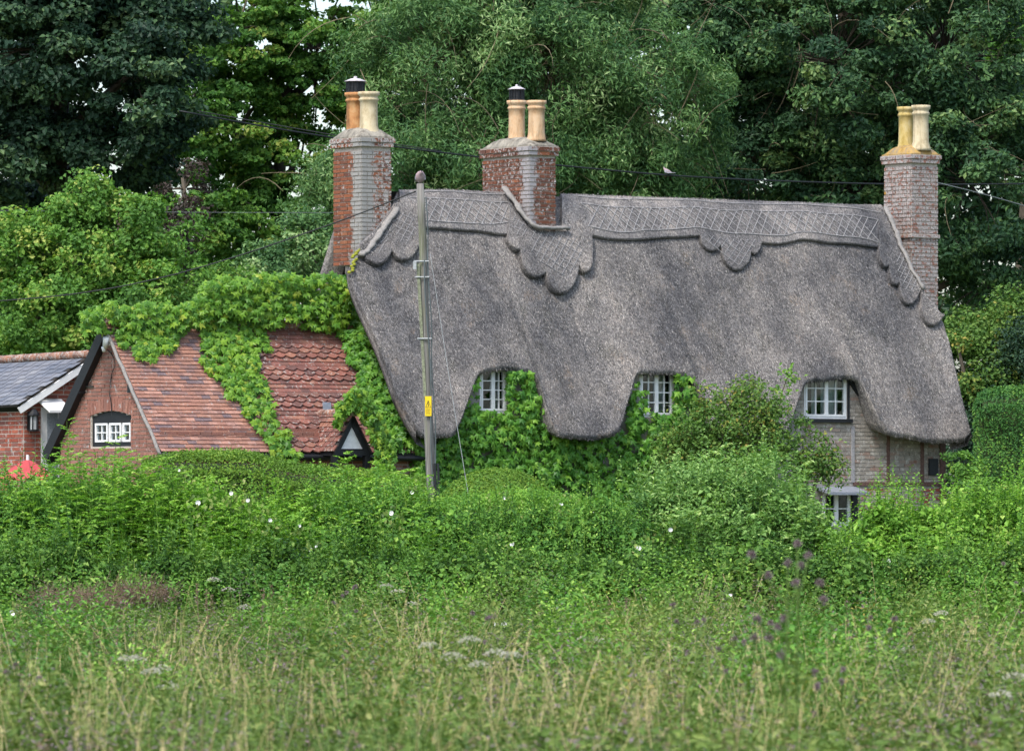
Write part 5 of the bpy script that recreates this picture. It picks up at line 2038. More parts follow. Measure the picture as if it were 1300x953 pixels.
def shrub(name, label, lobes, n_cl, per, cr, L, Wd, mat, px, cat='shrub', stemmy=40, shoots=0, broad=0, bmat=None, **kw):
    lobes = lobes_px(lobes)
    Y = lobes[0][0][1]
    t = thing(name, label, cat, ((px - CX) / F * Y, Y, 0))
    kw.setdefault('zmin', .15)
    P_, Nm, rnd, cc, C = cloud(lobes, n_cl, per, cr, **kw)
    sz = rng.uniform(.7, 1.3, len(P_))
    leaves_obj('foliage', P_, Nm, L * sz, Wd * sz, mat, t, rnd)
    k = rng.choice(len(cc), min(stemmy, len(cc)), replace=False)
    if broad:
        q_ = rng.choice(len(cc), broad)
        m_ = 34
        i_ = np.repeat(q_, m_)
        e_ = unit(rng.normal(size=(len(i_), 3))) * (rng.random(len(i_)) ** .5)[:, None] * .30
        P2 = cc[i_] + e_ + PA([0, -.10, 0])
        leaves_obj('broad_leaves', P2, unit(e_) * .5 + PA([0, -.5, .7]) + rng.normal(size=P2.shape) * .4, .115 * rng.uniform(.7, 1.2, len(i_)), .078, bmat or mat, t, np.clip(rng.normal(.6, .2, len(i_)), 0, 1), tang=PA([0, -.2, -1.0]) + rng.normal(size=P2.shape) * .6)
    if shoots:
        w_ = np.clip(cc[:, 2] - cc[:, 2].mean() + .1, .02, None) * np.clip(cc[:, 1].max() - cc[:, 1], .1, None)
        q_ = rng.choice(len(cc), shoots, p=w_ / w_.sum())
        S_ = cc[q_] + rng.normal(size=(shoots, 3)) * cr * .5
        E_ = S_ + PA([0, -.12, 1]) * rng.uniform(.22, .62, (shoots, 1)) + rng.normal(size=(shoots, 3)) * .09
        shoot_leaves(S_, E_, L * 1.55, Wd * 1.35, 15, mat, t)
    b = cc[k].copy(); b[:, 2] = 0.0; b[:, :2] = b[:, :2] * .4 + PA([(px - CX) / F * Y, Y + .3]) * .6
    tubes_fast('stems', b, cc[k], .02, .006, M['bark'], t, .06, kind='stuff')
    return t


def pinnate(name, label, specs, mat, px, cat='shrub', leaf=.085, nlf=13, cnt=1.0, Y=86, lw=.03):
    """upright shoots carrying feathery leaves of paired leaflets"""
    t = thing(name, label, cat, ((px - CX) / F * Y, Y, 0))
    Ps, Ns, Ts, Rn = [], [], [], []
    S0, S1 = [], []
    for x, y, Yc, spread, n in specs:
        for _ in range(int(n * cnt)):
            xx = x + rng.normal(0, spread)
            yy = y + abs(rng.normal(0, 16)) + 6 * ((xx - x) / spread) ** 2
            Yy = Yc + rng.uniform(-.5, .9)
            tip = W(xx, yy, Yy)
            ht = rng.uniform(.7, 1.3)
            bot = tip + PA([rng.normal(0, .1), rng.normal(0, .1), -ht])
            S0.append(bot + PA([0, 0, -max(0, bot[2])])); S1.append(tip)
            tone = rng.normal(0, .12)
            for k in range(nlf):
                f = k / (nlf - 1)
                node = tip + (bot - tip) * f
                az = k * 2.4 + rng.random()
                d = unit(PA([math.cos(az), math.sin(az), .75 - .7 * f]))
                ll = leaf * (2.2 + 2.0 * min(1, f * 2)) * rng.uniform(.8, 1.2)
                side = unit(np.cross(d, PA([0, 0, 1.0])))
                npair = 6
                for j in range(npair):
                    g = .25 + .75 * j / (npair - 1)
                    droop = PA([0, 0, -.25 * g * g * ll])
                    for sg in (-1, 1):
                        Ps.append(node + d * ll * g + side * sg * leaf * .42 + droop)
                        Ts.append(side * sg + d * .45)
                        Ns.append(PA([0, 0, 1]) + rng.normal(0, .25, 3) - d * .1)
                        Rn.append(.5 + tone + rng.normal(0, .13) + (.22 if f < .15 else 0))
    Ps, Ns, Ts, Rn = map(np.array, (Ps, Ns, Ts, Rn))
    ls = leaf * rng.uniform(.75, 1.15, len(Ps))
    leaves_obj('foliage', Ps, Ns, ls, lw, mat, t, np.clip(Rn, 0, 1), tang=Ts)
    tubes_fast('stems', np.array(S0), np.array(S1), .008, .003, M['l_bramble'], t, .03, kind='stuff')
    return t


pinnate('feathery_shrub', 'tall feathery green shrub in front of the annexe window', [(85, 574, 85, 24, 14), (125, 572, 84, 26, 16), (165, 577, 84, 24, 15), (205, 584, 84, 22, 15), (150, 610, 83, 50, 26)], M['l_shrub'], 140, leaf=.072)
pinnate('feathery_shrub', 'low feathery shrub at the left edge around the red parasol', [(-10, 588, 86, 14, 8), (60, 586, 85, 7, 6), (12, 594, 85, 6, 3), (45, 604, 84, 22, 12), (10, 622, 83.5, 30, 14), (70, 640, 83, 30, 12)], M['l_shrub'], 30, leaf=.068)
pinnate('feathery_shrub', 'feathery shrub shoots rising before the clipped hedge end', [(228, 590, 84, 16, 10), (262, 606, 83.5, 20, 14), (305, 628, 83, 28, 18), (360, 640, 83, 28, 16), (330, 655, 82.6, 50, 18)], M['l_shrub'], 255, leaf=.07)
pinnate('feathery_shrub', 'feathery shrub tips just left of the utility pole', [(436, 574, 86, 7, 5), (478, 582, 86, 12, 9), (515, 594, 85.5, 18, 14), (455, 606, 84.5, 34, 20), (395, 622, 84, 24, 13), (480, 640, 83, 50, 22), (535, 622, 85, 14, 8)], M['l_shrub'], 470, leaf=.074)
pinnate('tall_window_shoot', 'single leafy shoot growing up against the annexe window', [(152, 545, 86, 6, 3)], M['l_shrub'], 152, leaf=.07, cat='plant')
pinnate('tall_window_shoot', 'leafy shoot beside the foot of the black bargeboard', [(86, 532, 86, 3, 3)], M['l_shrub'], 88, leaf=.07, cat='plant')
pinnate('elder_shrub', 'large blue green elder bush before the middle of the cottage', [(880, 590, 88, 24, 16), (930, 565, 88, 26, 18), (985, 560, 88, 18, 12), (840, 610, 87, 22, 16), (1005, 605, 87, 16, 12), (940, 620, 85, 44, 26), (880, 640, 84, 30, 18), (990, 645, 84, 34, 18)], M['l_elder'], 930, leaf=.085, lw=.036)
shrub('climbing_rose', 'arching rose bush with sparse yellowish leaves near the second window', [(900, 560, 99, 60, 50, .5), (980, 560, 99, 50, 60, .5), (950, 520, 99.5, 45, 35, .35), (1035, 590, 99, 38, 32, .35), (860, 590, 99, 50, 40, .5)], 170, 80, .26, .065, .042, M['l_rose'], 950, flat=.9, kmin=.2, stemmy=80)
for kx, (pts, lb) in enumerate(((((940, 560), (925, 515), (900, 492), (880, 500)), 'arching spray reaching up over the thatch by the second window'), (((985, 540), (992, 500), (1000, 478), (1004, 476)), 'thin upright spray crossing the thatch left of the wide window'), (((1010, 560), (1040, 545), (1060, 575), (1072, 600)), 'leafy rose spray crossing the pale wall below the wide window'), ((( 950, 540), (940, 500), (948, 480), (965, 497)), 'tangled leafy spray lying over the middle of the thatch lobe'))):
    c = np.array([W(x, y, 99) for x, y in pts])
    t = thing('rose_spray', lb, 'branch', c[0])
    s_ = np.linspace(0, 1, 14)
    cp = np.stack([np.interp(s_, np.linspace(0, 1, len(c)), c[:, i]) for i in range(3)], 1)
    m = MB(); m.tube(cp, np.linspace(.012, .004, 14), 5); m.build('stem', M['bark'], t)
    n = 130
    i_ = rng.random(n)
    P_ = np.stack([np.interp(i_, s_, cp[:, k]) for k in range(3)], 1) + rng.normal(0, .085, (n, 3))
    leaves_obj('foliage', P_, rng.normal(size=(n, 3)) * .6 + PA([0, -.5, .7]), .085, .05, M['l_rose'] if kx != 1 else M['l_apple'], t, np.clip(rng.normal(.6, .2, n), 0, 1))

BR = dict(flat=.8, kmin=.35, shoots=240, broad=60)
shrub('bramble_thicket', 'leafy bramble thicket at the far left behind the meadow', [(60, 705, 84, 90, 62, .8), (-10, 690, 84, 50, 60, .8), (140, 690, 84.5, 60, 55, .7), (90, 650, 86, 80, 36, .5)], 300, 170, .26, .06, .036, M['l_bramble'], 60, **BR)
shrub('bramble_thicket', 'dense green bramble thicket under the annexe and clipped hedge', [(210, 700, 84, 70, 66, .8), (300, 715, 84, 80, 62, .8), (370, 700, 84, 60, 60, .8), (260, 665, 85.5, 90, 34, .5)], 330, 170, .26, .06, .036, M['l_shrub'], 280, **BR)
shrub('bramble_thicket', 'dense bramble thicket just left of the pole foot', [(450, 705, 84, 75, 62, .8), (520, 700, 84, 50, 60, .7), (470, 665, 86, 70, 36, .6), (400, 725, 83.5, 50, 48, .6)], 290, 170, .26, .06, .036, M['l_bramble'], 470, **BR)
shrub('hawthorn_thicket', 'fine leaved dark thicket right of the pole below the hedge', [(600, 700, 84, 65, 55, .8), (690, 705, 84, 70, 60, .8), (770, 705, 84, 70, 60, .8), (640, 730, 83.5, 90, 45, .6)], 330, 180, .24, .05, .028, M['l_bramble'], 680, **BR)
shrub('elder_thicket', 'leafy thicket at the foot of the elder bush', [(850, 690, 85, 70, 70, .8), (930, 680, 85, 80, 70, .8), (1000, 685, 85, 48, 50, .8), (880, 640, 86.5, 60, 50, .6), (960, 640, 86.5, 60, 50, .6)], 320, 160, .26, .065, .032, M['l_elder'], 930, **BR)
shrub('rose_thicket', 'low green thicket before the pale cottage end wall', [(1085, 716, 85, 65, 46, .8), (1150, 690, 85, 70, 55, .8), (1230, 690, 85, 70, 58, .8), (1300, 690, 85, 60, 65, .8), (1210, 668, 87, 90, 22, .5), (1140, 668, 87, 36, 20, .5), (1290, 655, 87, 50, 30, .5)], 380, 160, .24, .055, .032, M['l_shrub'], 1190, **BR)
shrub('ash_sapling', 'bright leafed sapling between the cottage corner and the yew hedge', [(1215, 580, 100, 18, 6, .2), (1225, 600, 100, 22, 20, .3), (1250, 630, 99, 40, 22, .4)], 46, 60, .17, .08, .045, M['l_apple'], 1225, flat=.5, stemmy=20)
pinnate('feathery_shrub', 'light green feathery tips before the right end of the cottage', [(1160, 656, 86, 16, 9), (1200, 650, 86, 24, 12), (1255, 642, 86, 26, 16), (1300, 645, 85, 24, 10), (1118, 640, 86, 6, 4), (1130, 664, 84, 22, 12), (1190, 665, 83, 50, 20)], M['l_shrub'], 1180, leaf=.06)

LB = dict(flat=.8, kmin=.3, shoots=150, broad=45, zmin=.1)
shrub('bramble_bank', 'low shade-toned bramble bank along the meadow edge at the left', [(60, 745, 78, 110, 42, .7), (220, 750, 78, 110, 42, .7), (340, 742, 78.5, 70, 46, .6)], 260, 150, .24, .06, .036, M['l_bank_shade'], 180, **LB)
shrub('bramble_bank', 'low shade-toned bramble bank along the meadow edge left of centre', [(450, 745, 78, 90, 42, .7), (590, 752, 78, 100, 40, .7), (700, 745, 78.5, 70, 40, .6)], 260, 150, .24, .055, .032, M['l_bank_shade'], 560, **LB)
shrub('bramble_bank', 'leafy bramble bank below the elder bush and the cottage end wall', [(830, 748, 78, 90, 40, .7), (960, 742, 78, 90, 42, .7), (1080, 746, 78, 80, 38, .6), (1200, 742, 78, 90, 40, .7), (1310, 738, 78, 70, 45, .7)], 380, 150, .24, .06, .034, M['l_bank_shade'], 1040, **LB)

# bindweed: vines with white trumpet flowers over the thickets
flw = [(183, 683, 84), (197, 676, 84), (254, 638, 83.1), (296, 626, 83.1), (317, 635, 83.1), (345, 660, 83), (396, 697, 83), (403, 693, 83), (498, 651, 83), (230, 597, 84.5), (382, 667, 83), (524, 625, 85), (640, 632, 87), (712, 640, 86.5), (650, 690, 83), (755, 650, 86),
       (810, 695, 83), (941, 609, 86), (18, 705, 82.5), (60, 741, 81), (20, 777, 70), (131, 815, 58), (1065, 720, 83), (1125, 711, 83), (1162, 723, 80), (1216, 717, 80), (1200, 731, 78), (1202, 743, 78), (925, 754, 70), (850, 672, 84), (610, 715, 82.5), (1290, 700, 84), (822, 798, 60), (629, 790, 62), (640, 791, 62)]
groups = {'left': [f for f in flw if f[0] < 560], 'mid': [f for f in flw if 560 <= f[0] < 1000], 'right': [f for f in flw if f[0] >= 1000]}
fl_mesh = MB()
fl_mesh.lathe((0, 0, 0), [(.006, -.05), (.012, -.02), (.034, .0), (.038, .004), (.01, -.012)], 10)
flm = fl_mesh.mesh('flower'); flm.materials.append(M['petal'])
for key, lb in (('left', 'bindweed with white trumpet flowers scrambling over the left thickets'), ('mid', 'bindweed with white flowers over the central thickets'), ('right', 'bindweed with white flowers scattered at the right')):
    fs = groups[key]
    c = np.array([W(*f) for f in fs])
    t = thing('bindweed', lb, 'climbing plant', (c[:, 0].mean(), c[:, 1].mean(), 0))
    for p in c:
        o = bpy.data.objects.new('flower', flm)
        link(o, t)
        s_ = random.uniform(.5, .95)
        dv = Vector((random.uniform(-.5, .5), -1, random.uniform(.1, .8))).to_track_quat('Z', 'Y').to_matrix().to_4x4()
        o.matrix_basis = Matrix.Translation(Vector(p) - Vector((0, .55, 0))) @ dv @ Matrix.Scale(s_, 4)
    n = len(fs) * 26
    i_ = rng.integers(0, len(fs), n)
    P_ = c[i_] + rng.normal(0, .12, (n, 3)) + PA([0, -.45, -.08])
    leaves_obj('foliage', P_, rng.normal(size=(n, 3)) * .5 + PA([0, -.9, .4]), .075, .055, M['l_weed'], t, rng.random(n), tang=PA([0, 0, -1.0]) + rng.normal(size=(n, 3)) * .4)
    b = c.copy(); b[:, 2] = 0
    tubes_fast('vines', b, c + PA([0, -.5, 0]), .006, .004, M['l_weed'], t, .05, kind='stuff')

# ------------------------------------------------------------------ meadow
_NZ = np.random.default_rng(3).random((4, 64, 64))


def zone(X, Y_, k=0, sc=1.6):
    """smooth patchwork over the meadow, 0 to 1"""
    u, v = X / sc + 31.3 * (k + 1), Y_ / (sc * 2.2) + 17.7 * (k + 1)
    i, j = np.floor(u).astype(int), np.floor(v).astype(int)
    fu, fv = u - i, v - j
    fu, fv = fu * fu * (3 - 2 * fu), fv * fv * (3 - 2 * fv)
    g = _NZ[k % 4]
    a = g[i % 64, j % 64] * (1 - fu) + g[(i + 1) % 64, j % 64] * fu
    b = g[i % 64, (j + 1) % 64] * (1 - fu) + g[(i + 1) % 64, (j + 1) % 64] * fu
    return a * (1 - fv) + b * fv


def meadow_in(n, k, lo, sc=1.6, **kw):
    """points only where patch k is above lo"""
    X, Y_ = meadow_xy(n * 6, **kw)
    m = zone(X, Y_, k, sc) > lo
    return X[m][:n], Y_[m][:n]


def meadow_xy(n, y0=20, y1=82, p=1.6):
    a = rng.random(n)
    e = 1 - p
    Y_ = (y0 ** e + a * (y1 ** e - y0 ** e)) ** (1 / e)
    px_ = rng.uniform(-90, 1390, n)
    return (px_ - CX) / F * Y_, Y_


def grass(n, h0, h1, wd_, name, label, lean=.38, rsh=.45, y0=20, y1=82, rspread=.25, patch=1.0):
    X, Y_ = meadow_xy(n, y0, y1)
    hum = .5 + .5 * np.sin(X * 1.7 + Y_ * .31) * np.cos(Y_ * .42 + X * .6)
    z1 = zone(X, Y_, 0, 1.3)
    h = rng.uniform(h0, h1, n) * (.38 + .80 * z1)
    d = rng.normal(0, lean, (n, 2))
    segs = 3
    V = np.empty((n, 7, 3))
    fac = rng.uniform(-1, 1, n)
    sx, sy = np.cos(fac), np.sin(fac)
    for k, f in enumerate((0, .4, .75)):
        cx_ = X + d[:, 0] * h * f * f; cy_ = Y_ + d[:, 1] * h * f * f; cz_ = h * f
        w_ = wd_ * (1 - f * .45)
        V[:, 2 * k] = np.stack([cx_ - w_ * sx, cy_ - w_ * sy, cz_], 1)
        V[:, 2 * k + 1] = np.stack([cx_ + w_ * sx, cy_ + w_ * sy, cz_], 1)
    V[:, 6] = np.stack([X + d[:, 0] * h, Y_ + d[:, 1] * h, h * (1 - .3 * np.abs(d[:, 0]))], 1)
    base = (np.arange(n) * 7)[:, None]
    tri = np.array([0, 1, 3, 0, 3, 2, 2, 3, 5, 2, 5, 4, 4, 5, 6])
    fl = (base + tri).ravel()
    rnd = np.clip(rsh - .42 + .75 * zone(X, Y_, 1, 1.5) + rng.normal(0, rspread, n), 0, 1)
    me = raw_mesh(name, V, fl, np.full(n * 5, 3), np.repeat(rnd, 7))
    me.materials.append(M['l_grass'])
    o = bpy.data.objects.new(name, me)
    COL.objects.link(o)
    tag(o, label, 'grass', kind='stuff')


grass(52000, .42, .9, .0045, 'meadow_grass', 'long green and straw coloured meadow grass filling the foreground', rsh=.07, rspread=.17)


def tuft_grass():
    """pale dry tussocks and tall single bents with drooping seed heads"""
    spots = [(950, 850, 34, .75), (620, 840, 36, .55), (690, 850, 33, .6), (300, 830, 38, .5), (200, 790, 48, .5), (800, 835, 38, .6), (1010, 800, 45, .6), (1130, 840, 36, .6), (440, 850, 34, .55), (860, 770, 60, .5), (560, 800, 48, .5), (90, 850, 34, .6), (1240, 800, 46, .6)]
    V, T_ = [], []
    X, Y_, h, lx, rn = [], [], [], [], []
    for px_, py_, yy, r_ in spots:
        n = 70
        cx_ = (px_ - CX) / F * yy
        X.append(cx_ + rng.normal(0, r_ * .45, n)); Y_.append(yy + rng.normal(0, r_, n)); h.append(rng.uniform(.6, 1.02, n)); lx.append(rng.normal(.0, .32, n)); rn.append(rng.uniform(.72, 1, n))
    x_, y_ = meadow_in(500, 1, .62, 1.5)
    n = len(x_)
    X.append(x_); Y_.append(y_); h.append(rng.uniform(.75, 1.2, n)); lx.append(rng.normal(0, .25, n)); rn.append(rng.uniform(.62, 1, n))
    X, Y_, h, lx, rn = map(np.concatenate, (X, Y_, h, lx, rn))
    S_ = np.stack([X, Y_, 0 * X], 1)
    E_ = np.stack([X + lx * h, Y_ + rng.normal(0, .15, len(X)), h], 1)
    m = len(X)
    o = tubes_fast('dry_grass', S_, E_, .0032, .002, M['l_grass'], None, .06, segs=4)
    at = o.data.attributes['rnd']
    at.data.foreach_set('value', np.repeat(rn, 15).astype(np.float32))
    tag(o, 'pale dry grass stems standing above the green of the meadow', 'grass', kind='stuff')
    k = rng.random(m) < .55
    d = unit(E_ - S_)[k]
    i_ = np.repeat(np.arange(k.sum()), 9)
    P_ = E_[k][i_] - d[i_] * rng.uniform(0, .13, (len(i_), 1)) + rng.normal(0, .006, (len(i_), 3))
    o = leaves_obj('grass_seed_heads', P_, rng.normal(size=P_.shape), .026, .007, M['l_grass'], None, np.repeat(rn[k], 9), tang=d[i_] + rng.normal(size=P_.shape) * .3, kind='stuff')
    tag(o, 'feathery straw coloured seed heads over the meadow', 'grass', kind='stuff')


tuft_grass()


def weeds(n_pl, per, L, Wd, mat, name, label, h0=.4, h1=.85, rad=.16, y0=20, y1=82, cat='weeds', p=1.6, zk=2):
    X, Y_ = meadow_in(n_pl, zk, .47, 1.1, y0=y0, y1=y1, p=p)
    n_pl = len(X)
    h = rng.uniform(h0, h1, n_pl) * (.35 + .7 * zone(X, Y_, zk, 1.1))
    i_ = np.repeat(np.arange(n_pl), per)
    f = rng.random(len(i_)) ** .6
    az = rng.random(len(i_)) * 2 * math.pi
    rr = rad * rng.random(len(i_)) ** .5 * (1.15 - f * .7)
    P_ = np.stack([X[i_] + np.cos(az) * rr, Y_[i_] + np.sin(az) * rr, h[i_] * f], 1)
    tone = rng.normal(0, .15, n_pl)
    Nm = np.stack([np.cos(az) * .4, np.sin(az) * .4, np.ones(len(az))], 1) + rng.normal(size=P_.shape) * .45
    tang = np.stack([np.cos(az), np.sin(az), .2 + 0 * az], 1) + rng.normal(size=P_.shape) * .2
    o = leaves_obj(name, P_, Nm, L * rng.uniform(.6, 1.3, len(P_)), Wd, mat, None, np.clip(.5 + tone[i_] + rng.normal(0, .2, len(i_)), 0, 1), tang=tang, kind='stuff')
    tag(o, label, cat, kind='stuff')


weeds(4600, 34, .10, .034, M['l_weed'], 'meadow_weeds', 'broad leaved green weeds growing through the meadow grass')
weeds(2200, 46, .06, .018, M['l_weed'], 'fine_weeds', 'fine leaved feathery weeds mixed through the meadow', .6, 1.1, .12, zk=3)
weeds(620, 60, .035, .010, M['l_dead'], 'withered_stalks', 'brown withered dock and thistle stalks among the grass', .6, 1.15, .07, zk=1)
weeds(420, 60, .028, .012, M['thistle'], 'knapweed_haze', 'dull mauve seed heads of knapweed scattered through the meadow', .8, 1.15, .13, zk=1)


def weed_clumps(name, label, n_c, mat, L, Wd, h0, h1, r0, r1, per, y0, y1, spots=None):
    """tall leafy clumps that stand above the grass: upright shoots with leaves all the way up"""
    if spots is None:
        cx_, cy_ = meadow_xy(n_c, y0, y1)
    else:
        cy_ = PA([q[1] for q in spots], float); cx_ = (PA([q[0] for q in spots]) - CX) / F * cy_
    n_c = len(cx_)
    rad = rng.uniform(r0, r1, n_c); hh_ = rng.uniform(h0, h1, n_c)
    i_ = np.repeat(np.arange(n_c), per)
    dx, dy = rng.normal(0, .55, len(i_)), rng.normal(0, .55, len(i_))
    fall = np.exp(-(dx ** 2 + dy ** 2) * .5)
    S_ = np.stack([cx_[i_] + dx * rad[i_], cy_[i_] + dy * rad[i_], 0 * dx], 1)
    E_ = S_ + np.stack([dx * .15, dy * .1, hh_[i_] * (.62 + .38 * fall) * rng.uniform(.85, 1.1, len(i_))], 1)
    nl = 20
    f = np.tile(np.linspace(.15, 1, nl), len(S_)); k_ = np.repeat(np.arange(len(S_)), nl)
    az = np.tile(np.arange(nl) * 2.4, len(S_)) + rng.random(len(S_))[k_] * 6.28
    side = np.stack([np.cos(az), np.sin(az), .35 + 0 * az], 1)
    ll = L * (1.2 - .7 * f) * rng.uniform(.7, 1.2, len(f))
    P_ = S_[k_] + (E_ - S_)[k_] * f[:, None] + unit(side) * ll[:, None] * .5
    tone = rng.normal(.5, .16, n_c)[i_][k_] + .12 * f
    o = leaves_obj(name, P_, PA([0, 0, 1]) - side * .3 + rng.normal(size=P_.shape) * .35, ll, Wd * (1.15 - .5 * f), mat, None, np.clip(tone + rng.normal(0, .14, len(f)), 0, 1), tang=side, kind='stuff')
    tag(o, label, 'weeds', kind='stuff')


weed_clumps('nettle_clumps', 'tall dark leafy clumps of nettle standing above the grass', 44, M['l_bramble'], .11, .042, .8, 1.25, .2, .55, 42, 40, 80)
weed_clumps('willowherb_clumps', 'bright green leafy clumps scattered over the meadow', 44, M['l_weed'], .11, .032, .8, 1.2, .2, .45, 34, 30, 80)
weed_clumps('rough_verge', 'rough tall growth where the meadow meets the thickets', 60, M['l_bramble'], .10, .038, .9, 1.4, .3, .7, 30, 75, 82)
weed_clumps('dock_clumps', 'rusty green dock clumps in the meadow', 26, M['l_rose'], .11, .03, .8, 1.15, .12, .35, 22, 34, 78)
weed_clumps('withered_clumps', 'clumps of brown withered stems with mauve seed heads', 60, M['thistle'], .040, .012, .85, 1.25, .2, .5, 20, 30, 78)


def meadow_plant(kind, label, px, py, Y_, parts_, group):
    top = W(px, py, Y_)
    t = thing(kind, label, 'wild flower', (top[0], Y_, 0), group)
    m = MB()
    lean_ = random.uniform(-.1, .1)
    pts = [PA([top[0] - lean_ * (1 - f), Y_, top[2] * f]) for f in np.linspace(0, 1, 7)]
    m.tube(pts, np.linspace(.007, .004, 7), 5)
    nb = parts_.get('branches', 0)
    heads = [top]
    for k in range(nb):
        f = random.uniform(.55, .9)
        s_ = PA([top[0] - lean_ * (1 - f), Y_, top[2] * f])
        a = random.random() * 6.3
        e = s_ + PA([math.cos(a) * .16, math.sin(a) * .16, random.uniform(.1, .3)])
        m.tube([s_, (s_ + e) / 2 + PA([0, 0, -.02]), e], [.004, .003, .003], 4)
        heads.append(e)
    m.build('stem', M['l_weed'] if kind != 'dead_dock' else M['l_dead'], t)
    for hpos in heads:
        if kind == 'hogweed':
            n = 90
            a = rng.random(n) * 6.28; rr = .075 * rng.random(n) ** .5
            P_ = hpos + np.stack([np.cos(a) * rr, np.sin(a) * rr, .02 - rr ** 2 * 6 + rng.normal(0, .004, n)], 1)
            leaves_obj('flower_head', P_, PA([0, -.3, 1.0]) + rng.normal(size=(n, 3)) * .3, .016, .013, M['umbel'], t, rng.random(n), origin=hpos)
        elif kind == 'thistle':
            n = 70
            d = unit(rng.normal(size=(n, 3)) + PA([0, 0, .6]))
            leaves_obj('flower_head', hpos + d * .014, np.cross(d, rng.normal(size=(n, 3))), .024, .005, M['thistle'], t, rng.random(n), tang=d, origin=hpos)
        else:
            n = 60
            P_ = hpos + np.stack([rng.normal(0, .012, n), rng.normal(0, .012, n), -rng.random(n) * .22 + .04], 1)
            leaves_obj('seed_head', P_, rng.normal(size=(n, 3)), .028, .010, M['l_dead'], t, rng.random(n), origin=hpos)
    n = 26
    f = rng.random(n) * .75
    a = rng.random(n) * 6.28
    P_ = np.stack([top[0] - lean_ * (1 - f) + np.cos(a) * .05, Y_ + np.sin(a) * .05, top[2] * f], 1)
    leaves_obj('leaves', P_, np.stack([np.cos(a) * .4, np.sin(a) * .4, 1 + 0 * a], 1), .12, .025, M['l_weed'] if kind != 'dead_dock' else M['l_dead'], t, rng.random(n), tang=np.stack([np.cos(a), np.sin(a), .3 + 0 * a], 1))


def places(n):
    out = []
    for k in range(n):
        Y_ = random.uniform(26, 70)
        out.append((random.uniform(10, 1290), HY + (EYE - random.uniform(.82, 1.08)) / Y_ * F, Y_))
    return out


hog = [(290, 748, 60, 'hogweed flower head standing against the dark thicket left of centre'), (192, 852, 38, 'cream hogweed umbel low at the left of the meadow'), (205, 848, 40, 'second cream hogweed umbel beside the low left one'), (575, 832, 36, 'blurred hogweed umbel left of centre at the meadow bottom'), (630, 828, 37, 'blurred hogweed umbel right of the lowest central ones'),
       (758, 812, 50, 'white topped hogweed near the middle of the meadow'), (1178, 788, 52, 'bright white umbel at the right edge of the meadow'), (505, 750, 62, 'small cream umbel before the hawthorn thicket'), (1290, 858, 34, 'large blurred umbel at the right bottom of the meadow')]
for px, py, Y_, lb in hog:
    meadow_plant('hogweed', lb, px, py, Y_, {'branches': 2}, 'hogweed flowers in the meadow')
th_ = [(1012, 690, 27, 'tall blurred thistle rising in front of the elder thicket'), (1000, 715, 26, 'shorter thistle stem close beside the tallest one'), (885, 790, 40, 'mauve thistle left of the tall blurred thistle'), (600, 778, 45, 'mauve thistle in the middle of the meadow'), (440, 752, 55, 'thistle before the bramble thicket left of the pole'),
       (1130, 800, 42, 'mauve thistle right of the tall blurred thistle'), (20, 845, 33, 'blurred thistle in the left bottom of the meadow'), (945, 815, 38, 'low mauve thistle near the dry grass tuft'), (1070, 850, 34, 'blurred thistle at the bottom right of the meadow'), (1290, 740, 55, 'thistle by the right edge under the low thicket')]
for px, py, Y_, lb in th_:
    meadow_plant('thistle', lb, px, py, Y_, {'branches': 7 if Y_ < 30 else 5}, 'thistles in the meadow')
dk = [(250, 745, 62, 'buff dry seed stalk at the left before the dark thicket'), (262, 752, 61, 'buff dry seed stalk leaning next to its taller neighbour'), (335, 752, 60, 'pale dry stalk under the bramble thicket left of the pole'), (795, 762, 60, 'two pronged dry stalk before the hawthorn thicket'), (1075, 768, 50, 'dry stalk leaning right of the tall thistle'), (150, 800, 50, 'brown dock stalk at the left of the meadow')]
for px, py, Y_, lb in dk:
    meadow_plant('dead_dock', lb, px, py, Y_, {'branches': 1}, 'dry stalks in the meadow')

# heap of dead bramble at left
n = 9000
cc_ = lobes_px([(105, 768, 74, 60, 20, .9), (60, 778, 72, 30, 24, .7), (175, 755, 76, 55, 12, .8)])
i_ = rng.integers(0, 3, n)
d = unit(rng.normal(size=(n, 3)))
P_ = np.array([cc_[k][0] for k in i_]) + d * np.array([cc_[k][1] for k in i_]) * (rng.random(n) ** .4)[:, None]
t = thing('dead_bramble', 'tangled heap of brown dead bramble at the left of the meadow', 'dead bramble', (P_[:, 0].mean(), 76, 0))
tubes_fast('twigs', P_[:4200], P_[:4200] + rng.normal(0, .11, (4200, 3)), .0028, .002, M['l_dead'], t, .2, segs=2)
leaves_obj('dead_leaves', P_[4200:], rng.normal(size=(n - 4200, 3)), .035, .02, M['l_dead'], t, rng.random(n - 4200))

# ------------------------------------------------------------------ pole, cables, birds
YP = 91.0
pt, pb = W(533, 233, YP), W(560.5, 0, YP)
sx = F / YP
pb = PA([(554.5 - CX) / sx, YP, 0.0])
pole = thing('utility_pole', 'weathered leaning wooden utility pole in front of the thatch', 'utility pole', pb)
pc = lambda f: pb + (pt - pb) * f
m = MB()
fs_ = np.linspace(0, 1, 14)
m.tube([pc(f) + PA([.012 * math.sin(f * 9), 0, 0]) for f in fs_], np.interp(fs_, [0, 1], [.086, .056]), 14)
m.build('shaft', M['pole'], pole, True)


def at_y(py):
    z = EYE + (HY - py) / sx
    return z / pt[2]


